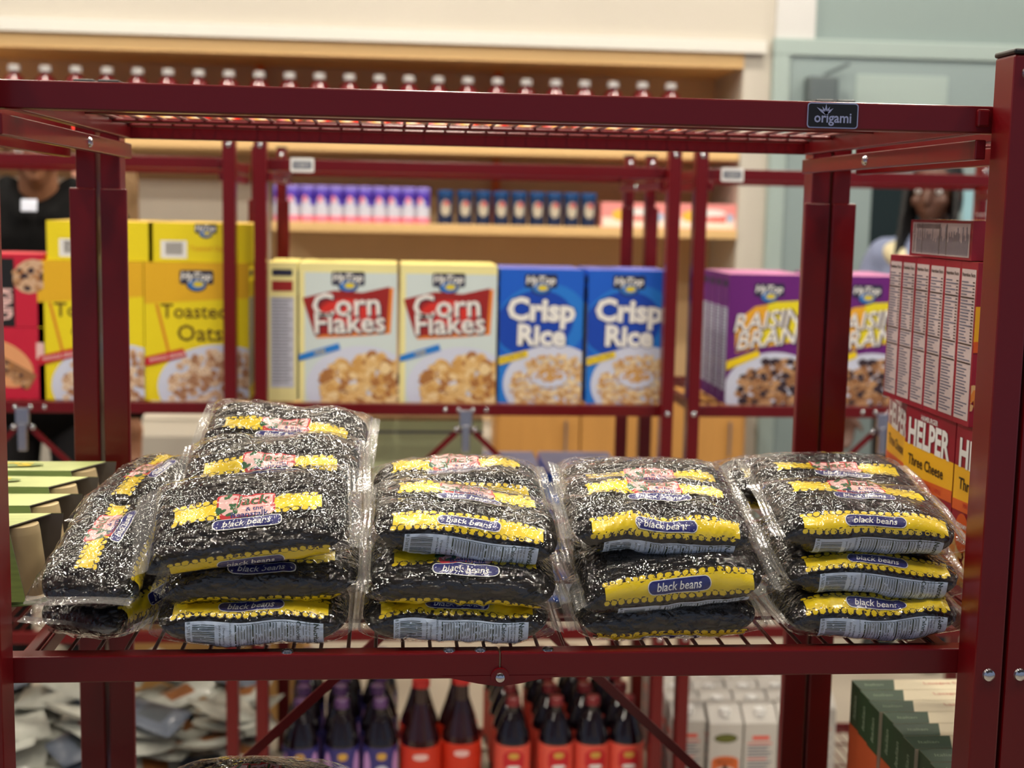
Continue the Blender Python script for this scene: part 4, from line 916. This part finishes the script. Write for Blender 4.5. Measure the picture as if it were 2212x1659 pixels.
def broth(fr, lab):
    e = empty('broth_carton', label=lab, cat='carton', group='broth cartons on the bottom shelf')
    mb = MB(); w_, h, d = .078, .20, .075; mb.box(-w_/2, w_/2, 0, d, 0, h, WC)
    mb.add([(-w_/2, 0, h), (w_/2, 0, h), (w_/2, d, h), (-w_/2, d, h), (-w_/2, d*.55, h+.03), (w_/2, d*.55, h+.03), (w_/2, d, h+.03), (-w_/2, d, h+.03)], [(0, 1, 5, 4), (4, 5, 6, 7), (1, 2, 6, 5), (2, 3, 7, 6), (3, 0, 4, 7)], WC)
    mb.box2 = (-w_/2, w_/2, -h/2, h/2); mb.frame((0, 0, h/2), (1, 0, 0), (0, 0, 1)); fr(mb, w_, h)
    mb.frame((-w_/2, d/2, h/2), (0, -1, 0), (0, 0, 1)); br_side(mb, d, h); mb.box2 = None
    mb.build('carton_body', e); f = MB(); f.lathe([(.014, 0), (.014, .016), (.012, .018)], WHITE, (0, d*.3, h+.012), 14); f.build('cap', e); return e
b1_ = broth(br_front, 'broth carton with orange soup picture, front of the bottom shelf'); b2_ = broth(br_side, 'broth carton with red and grey lettering on its side, beside the orange one')
bx = at(1568, 1600, YB+.03)[0]; b1_.location = (bx, YB+.03, z4); b2_.location = (bx+.083, YB+.03, z4)
dup(b2_, (bx+.166, YB+.032, z4), None, 'broth carton with side lettering, seen just right of the dark rack post')
for j in range(1, 5):
    for i in range(-1, 4):
        dup(b1_ if (i+j) % 2 else b2_, (bx+i*.083, YB+.03+j*.08, z4), None, 'pale broth carton, %s row from the front, %s from the left' % (ORD[j], ORD[i+1]))
dup(b2_, (bx-.083, YB+.05, z4), None, 'broth carton at the left end of the front row, in the shade')

# goods on the third tier
z3 = ZB[2]+.001; PG = mat('carton_pale_green', (208, 220, 172), .6)
def pg_front(mb, w_, h):
    mb.rect(-w_/2, w_/2, h/2-.03, h/2-.024, INK, 1); mb.rect(-.09, -.055, -.03, .01, PANEL, 1)
    for k in range(7): mb.rect(-.085+k*.004, -.083+k*.004, -.024, .004, NAVYD, 2)
    mb.ell(-.02, -.03, .018, .012, cornred, 1, 12); mb.ell(-.02, -.014, .01, .008, NAVYD, 1, 12); mb.text('CEREAL', .06, -.02, .02, DGRN, 1)
pg = carton('shipping_carton', .262, .225, .3, PG, pg_front, lambda m_, a, b: None, mat('carton_kraft', (176, 140, 90), .7), 'pale green shipping carton on top, behind the fold clamp', 'pale green shipping cartons')
px_ = at(920, 950, YB+.14)[0]; pg.location = (px_, YB+.14, z3+.226); dup(pg, (px_, YB+.14, z3), None, 'pale green shipping carton underneath its twin, hidden behind the beans')
f = MB(); f.box(-.131, .131, 0, .16, 0, .0025, mat('carton_kraft', (176, 140, 90), .7)); fl = f.build('flap', pg); fl.location = (0, .30, .225); fl.rotation_euler = (R(-150), 0, 0)
lay = carton('cereal_box', .184, .062, .292, BXB, lambda m_, a, b: (m_.rect(-.08, .08, -.02, .02, PANEL, 1), [m_.rect(-.075, .07, -.015+k*.008, -.012+k*.008, INK, 2) for k in range(5)]), lambda m_, a, b: None, mat('grey_blue_top', (110, 112, 140), .6), 'blue cereal box lying in the left pile behind the fold clamp', 'blue cereal boxes lying in piles')
first = True
for c, px in enumerate((1088, 1262)):
    for k in range(5):
        loc = (at(px, 970, YB+.25)[0]+.004*math.sin(k*2+c), YB+.225, z3+k*.0625); lb = 'blue cereal box lying flat in the %s pile, %s' % (['left', 'right'][c], ['lowest', 'second from below', 'in the middle', 'second from the top', 'topmost'][k])
        if first: lay.location = loc; lay['label'] = lb; first = False
        else: dup(lay, loc, (0, 0, .03*math.sin(k*4+c)), lb)
# cardboard box on the floor behind
f = MB(); kb = mat('kraft_cardboard', (190, 146, 84), .7, var=(12, .08)); a = at(462, 885, 2.5); b = at(372, 1010, 2.5); c_ = at(560, 885, 2.5)
sl = (b[0]-a[0])/(b[2]-a[2]); xl = lambda z: a[0]+sl*(z-a[2])*.5
f.add([(xl(0), 2.5, 0), (c_[0]+.12, 2.5, 0), (c_[0]+.12, 2.5, .9), (a[0]+.01, 2.5, .9), (xl(0), 2.85, 0), (c_[0]+.12, 2.85, 0), (c_[0]+.12, 2.85, .9), (a[0]+.01, 2.85, .9)],
      [(0, 1, 2, 3), (1, 5, 6, 2), (5, 4, 7, 6), (4, 0, 3, 7), (3, 2, 6, 7), (1, 0, 4, 5)], kb)
f.frame(((a[0]+c_[0])/2+.05, 2.499, .6), (1, 0, 0), (0, 0, 1)); f.rect(-.02, .02, -.3, .3, mat('packing_tape', (206, 170, 120), .3), 1)
tag(f.build('cardboard_box', bevel=.004), 'tall tapering brown cardboard box standing on the floor behind the racks', 'cardboard box')

# heap of foil pouches on the bottom tier at the left
PW = mat('pouch_pale', (176, 178, 168), .35, coat=.3, var=(20, .12)); PB = mat('pouch_brown', (134, 82, 40), .4); PBL = mat('pouch_blue_grey', (84, 92, 106), .35, coat=.3, var=(20, .2)); PR = mat('pouch_red', (176, 46, 40), .4); PD = mat('pouch_dark', (60, 66, 72), .35)
def pouch(body, patch, label, seed):
    rn = np.random.RandomState(seed); nx, ny = 13, 10; mb = MB(); w_, h = .075, .05; V = []
    for sg in (1, -1):
        for i in range(nx):
            for j in range(ny):
                u, v = i/(nx-1)*2-1, j/(ny-1)*2-1; bul = .013*(1-abs(u)**3)*(1-abs(v)**3)+.0015*math.sin(u*6+seed)*(1-abs(u))*(1-abs(v))
                V.append((u*w_*(1-.03*v*v), v*h*(1-.03*u*u), sg*bul+.012*u*u*math.sin(seed)+.006*v*u))
    F1 = [(i*ny+j, (i+1)*ny+j, (i+1)*ny+j+1, i*ny+j+1) for i in range(nx-1) for j in range(ny-1)]; n = nx*ny
    cen = [q for q in F1 if 4 <= q[0]//ny <= 8 and 2 <= q[0] % ny <= 6]
    mb.add(V, [q for q in F1 if q not in cen]+[tuple(n+k for k in q[::-1]) for q in F1], body, True); mb.add(V, cen, patch, True)
    return tag(mb.build('foil_pouch'), label, 'pouch', 'foil pouches heaped on the bottom shelf')
protos = [pouch(PW, PW, 'pale grey foil pouch in the heap on the bottom left shelf', 1), pouch(PW, PB, 'pale foil pouch with a brown picture panel in the heap', 2), pouch(PBL, PD, 'blue grey foil pouch in the heap on the bottom left shelf', 3), pouch(PW, PR, 'pale foil pouch with a red panel in the heap', 4)]
rn = random.Random(12); used = [0]*4; cnt = 0
for layer in range(7):
    for ix in range(6):
        for iy in range(3):
            x = -1.27+ix*.155+rn.uniform(-.02, .02)+.03*(layer % 2); y = YB+.075+iy*.155+rn.uniform(-.015, .015)+.02*(layer % 2)
            if layer > 5 and rn.random() < .5: continue
            k = rn.choice([0, 0, 0, 1, 0, 2]) if ix < 4 else rn.choice([0, 1, 2, 2, 0, 1])
            if layer == 5 and ix == 3 and iy == 0: k = 3
            loc = (x, y, z4+.022+layer*.034+rn.uniform(-.004, .004)); rot = (rn.uniform(-.25, .45), rn.uniform(-.3, .3), rn.uniform(-.7, .7))
            if layer == 0: rot = (0, 0, rot[2])
            if not used[k]: protos[k].location = loc; protos[k].rotation_euler = rot; used[k] = 1
            else: dup(protos[k], loc, rot)
            cnt += 1

# ------------------------------------------------------------------ people
def blob(parts, name, mt, parent, vox=.009, sm=4, paint=None):
    bm = bmesh.new()
    for p_ in parts:
        if p_[0] == 'e':
            _, c, r = p_[:3]; rot = p_[3] if len(p_) > 3 else (0, 0, 0)
            M = Matrix.Translation(c) @ Euler(rot).to_matrix().to_4x4() @ Matrix.Diagonal((*r, 1)); bmesh.ops.create_uvsphere(bm, u_segments=20, v_segments=14, radius=1, matrix=M)
        else:
            _, a, b, ra, rb = p_; a, b = Vector(a), Vector(b); d = b-a; ln = max(d.length, 1e-4)
            M = Matrix.Translation((a+b)/2) @ d.to_track_quat('Z', 'Y').to_matrix().to_4x4()
            bmesh.ops.create_cone(bm, cap_ends=True, segments=18, radius1=ra, radius2=rb, depth=ln, matrix=M)
            for c, r in ((a, ra), (b, rb)): bmesh.ops.create_uvsphere(bm, u_segments=18, v_segments=12, radius=r, matrix=Matrix.Translation(c))
    me = bpy.data.meshes.new(name); bm.to_mesh(me); bm.free(); me.materials.append(mt)
    o = bpy.data.objects.new(name, me); C.objects.link(o); o.parent = parent
    r = o.modifiers.new('r', 'REMESH'); r.mode = 'VOXEL'; r.voxel_size = vox; r.use_smooth_shade = True
    s_ = o.modifiers.new('s', 'SMOOTH'); s_.iterations = sm; s_.factor = .5
    return o
def person(loc, rz, h, skin, hairm, jacket, trousers, label, hair='short', nod=0, arms=(20, 20), tagm=None, scarf=None):
    k = h/1.75; e = empty('person', loc, rz, label, 'person'); v = lambda x, y, z: Vector((x*k, y*k, z*k))
    hc = v(0, -.02-nod*.06, 1.635-nod*.02); body = []
    E_ = lambda x, y, z, r, rot=(0, 0, 0): ('e', hc+Euler((nod*.5, 0, 0)).to_matrix() @ v(x, y, z), tuple(q*k for q in r), (rot[0]+nod*.5, rot[1], rot[2]))
    head = [E_(0, .005, .03, (.074, .092, .095)), E_(0, -.02, -.035, (.058, .065, .07)), E_(0, -.055, -.085, (.028, .024, .022)),
            E_(0, -.092, -.018, (.012, .018, .024)), E_(0, -.104, -.034, (.016, .012, .010)), E_(0, -.083, -.064, (.024, .010, .006)), E_(0, -.083, -.073, (.020, .010, .006)),
            E_(-.078, .01, -.012, (.010, .020, .032)), E_(.078, .01, -.012, (.010, .020, .032)), E_(-.034, -.078, .022, (.022, .012, .006)), E_(.034, -.078, .022, (.022, .012, .006)), E_(-.045, -.06, -.03, (.02, .02, .02)), E_(.045, -.06, -.03, (.02, .02, .02))]
    neck = [('c', v(0, .01, 1.44), hc+v(0, .015, -.06), .055*k, .05*k)]
    tor = [('e', v(0, .0, 1.30), (.165*k, .105*k, .16*k)), ('e', v(0, .0, 1.12), (.14*k, .10*k, .15*k)), ('e', v(0, .0, .96), (.165*k, .115*k, .12*k)), ('c', v(-.15, 0, 1.40), v(.15, 0, 1.40), .055*k, .055*k)]
    limbs = []; slv = []; leg = []; hands = []
    for s_, a in zip((-1, 1), arms):
        sh = v(s_*.185, 0, 1.385); el = sh+v(s_*.07, -.03, -.27); fd = Vector((-s_*.25*math.sin(R(a)), -math.sin(R(a)), -math.cos(R(a))))
        wr = el+fd*.25*k; limbs += [('c', sh, el, .042*k, .036*k), ('c', el, wr, .036*k, .024*k)]; slv += [('c', sh, el, .062*k, .052*k), ('c', el, el+fd*.23*k, .052*k, .040*k)]
        pm = wr+fd*.045*k; limbs += [('e', pm, (.036*k, .020*k, .045*k))]
        for q in range(4):
            b = pm+fd*.03*k+v((q-1.5)*.017, 0, 0); ln = (.07, .08, .075, .058)[q]; mid = b+fd*ln*.5*k; tip = mid+(fd+Vector((0, -.5, 0))).normalized()*ln*.5*k
            limbs += [('c', b, mid, .0095*k, .009*k), ('c', mid, tip, .009*k, .0075*k)]
        tb = wr+fd*.03*k+v(-s_*.03, 0, 0); limbs += [('c', tb, tb+(fd+Vector((-s_*.8, -.2, 0))).normalized()*.055*k, .011*k, .009*k)]
        hp_ = v(s_*.09, 0, .90); kn = v(s_*.10, -.015, .50); an = v(s_*.10, .01, .09)
        limbs += [('c', hp_, kn, .078*k, .052*k), ('c', kn, an, .050*k, .034*k), ('e', an+v(0, -.06, -.045), (.042*k, .11*k, .035*k))]
        leg += [('c', hp_, kn, .092*k, .066*k), ('c', kn, an, .064*k, .05*k)]
    blob(head+neck+tor+limbs, 'body', skin, e)
    blob(tor_j := [('e', v(0, 0, 1.30), (.19*k, .135*k, .175*k)), ('e', v(0, 0, 1.10), (.175*k, .135*k, .19*k)), ('e', v(0, 0, .93), (.19*k, .14*k, .14*k)), ('c', v(-.16, .0, 1.41), v(.16, .0, 1.41), .072*k, .072*k), ('c', v(-.085, .02, 1.49), v(-.03, -.09, 1.41), .038*k, .034*k), ('c', v(.085, .02, 1.49), v(.03, -.09, 1.41), .038*k, .034*k),
          ('c', v(-.06, .03, 1.46), v(.06, .03, 1.46), .042*k, .042*k)]+slv, 'jacket', jacket, e, .012)
    blob(leg+[('e', v(0, 0, .93), (.178*k, .128*k, .11*k))], 'trousers', trousers, e, .012)
    blob([('e', v(s_*.10, -.05, .045), (.05*k, .13*k, .045*k)) for s_ in (-1, 1)], 'shoes', BLK, e, .01)
    for s_ in (-1, 1):
        f = MB(); c = hc+Euler((nod*.5, 0, 0)).to_matrix() @ v(s_*.034, -.0735, .004); f.M = Matrix.Translation(c); f.lathe([(.0001, -.011*k), (.0078*k, -.008*k), (.011*k, 0), (.0078*k, .008*k), (.0001, .011*k)], WHITE, n=12, axis='y')
        f.lathe([(.0001, -.0125*k), (.0045*k, -.0115*k), (.005*k, -.009*k)], mat('iris_brown', (40, 24, 16), .2), n=10, axis='y'); f.build('eye', e)
    f = [E_(0, .025, .045, (.086, .098, .098))]+[E_(0, .06, -.02, (.08, .07, .10))]
    if hair == 'long': f += [('c', hc+v(s_*.065, .04, .0), hc+v(s_*.085, .04, -.20), .04*k, .035*k) for s_ in (-1, 1)]+[('c', hc+v(0, .07, 0), hc+v(0, .08, -.22), .06*k, .05*k)]
    if hair == 'braids': f += [('c', hc+v(s_*(.06+.012*q), .02-.03*q, .03), hc+v(s_*(.085+.008*q), -.03-.03*q, -.30), .013*k, .010*k) for s_ in (-1, 1) for q in range(3)]+[('c', hc+v(0, .07, 0), hc+v(0, .08, -.22), .06*k, .05*k)]
    blob(f, 'hair', hairm, e, .008, 3)
    if tagm: f = MB(); f.box(-.02, .02, -.004, 0, -.017, .017, tagm); o = f.build('name_tag', e, .002); o.location = v(-.012, -.145, 1.445); o.rotation_euler = (R(-20), 0, 0)
    if scarf: blob([('c', v(-.12, -.05, 1.43), v(.02, -.13, 1.33), .04*k, .04*k), ('c', v(.12, -.05, 1.43), v(-.02, -.13, 1.33), .035*k, .035*k)], 'scarf', scarf, e, .01)
    return e
SKIN1 = mat('skin_olive', (150, 104, 76), .5); SKIN2 = mat('skin_pink', (216, 156, 132), .5); SKIN3 = mat('skin_dark', (84, 52, 38), .5)
p1 = at(85, 400, 2.6); person((p1[0], 2.6, 0), R(8), 1.72, SKIN1, mat('hair_dark', (30, 22, 18), .6), mat('jacket_black', (10, 10, 11), .85, spec=.15, bump=(60, .3, .004)), mat('trousers_black', (16, 16, 20), .7), 'person in a black jacket with a pale name tag, head bowed, at the left', nod=.9, tagm=mat('name_tag_pale', (214, 222, 240), .4), arms=(12, 14))
p2 = at(228, 400, 3.1); person((p2[0], 3.1, 0), R(-65), 1.60, SKIN2, mat('hair_brown_blond', (132, 104, 70), .6), mat('coat_black', (18, 18, 20), .6), mat('jeans_navy', (20, 24, 36), .7), 'person with light brown shoulder-length hair in a black coat, seen side on', hair='long')
p3 = at(2022, 440, 3.0); person((p3[0], 3.0, 0), R(-38), 1.62, SKIN3, mat('hair_black', (16, 14, 14), .6), mat('shirt_blue_grey', (120, 130, 160), .7), mat('trousers_dark', (30, 32, 40), .7), 'person with dark braided hair and a cream scarf near the door at the right', hair='braids', scarf=mat('scarf_cream', (206, 196, 160), .8))
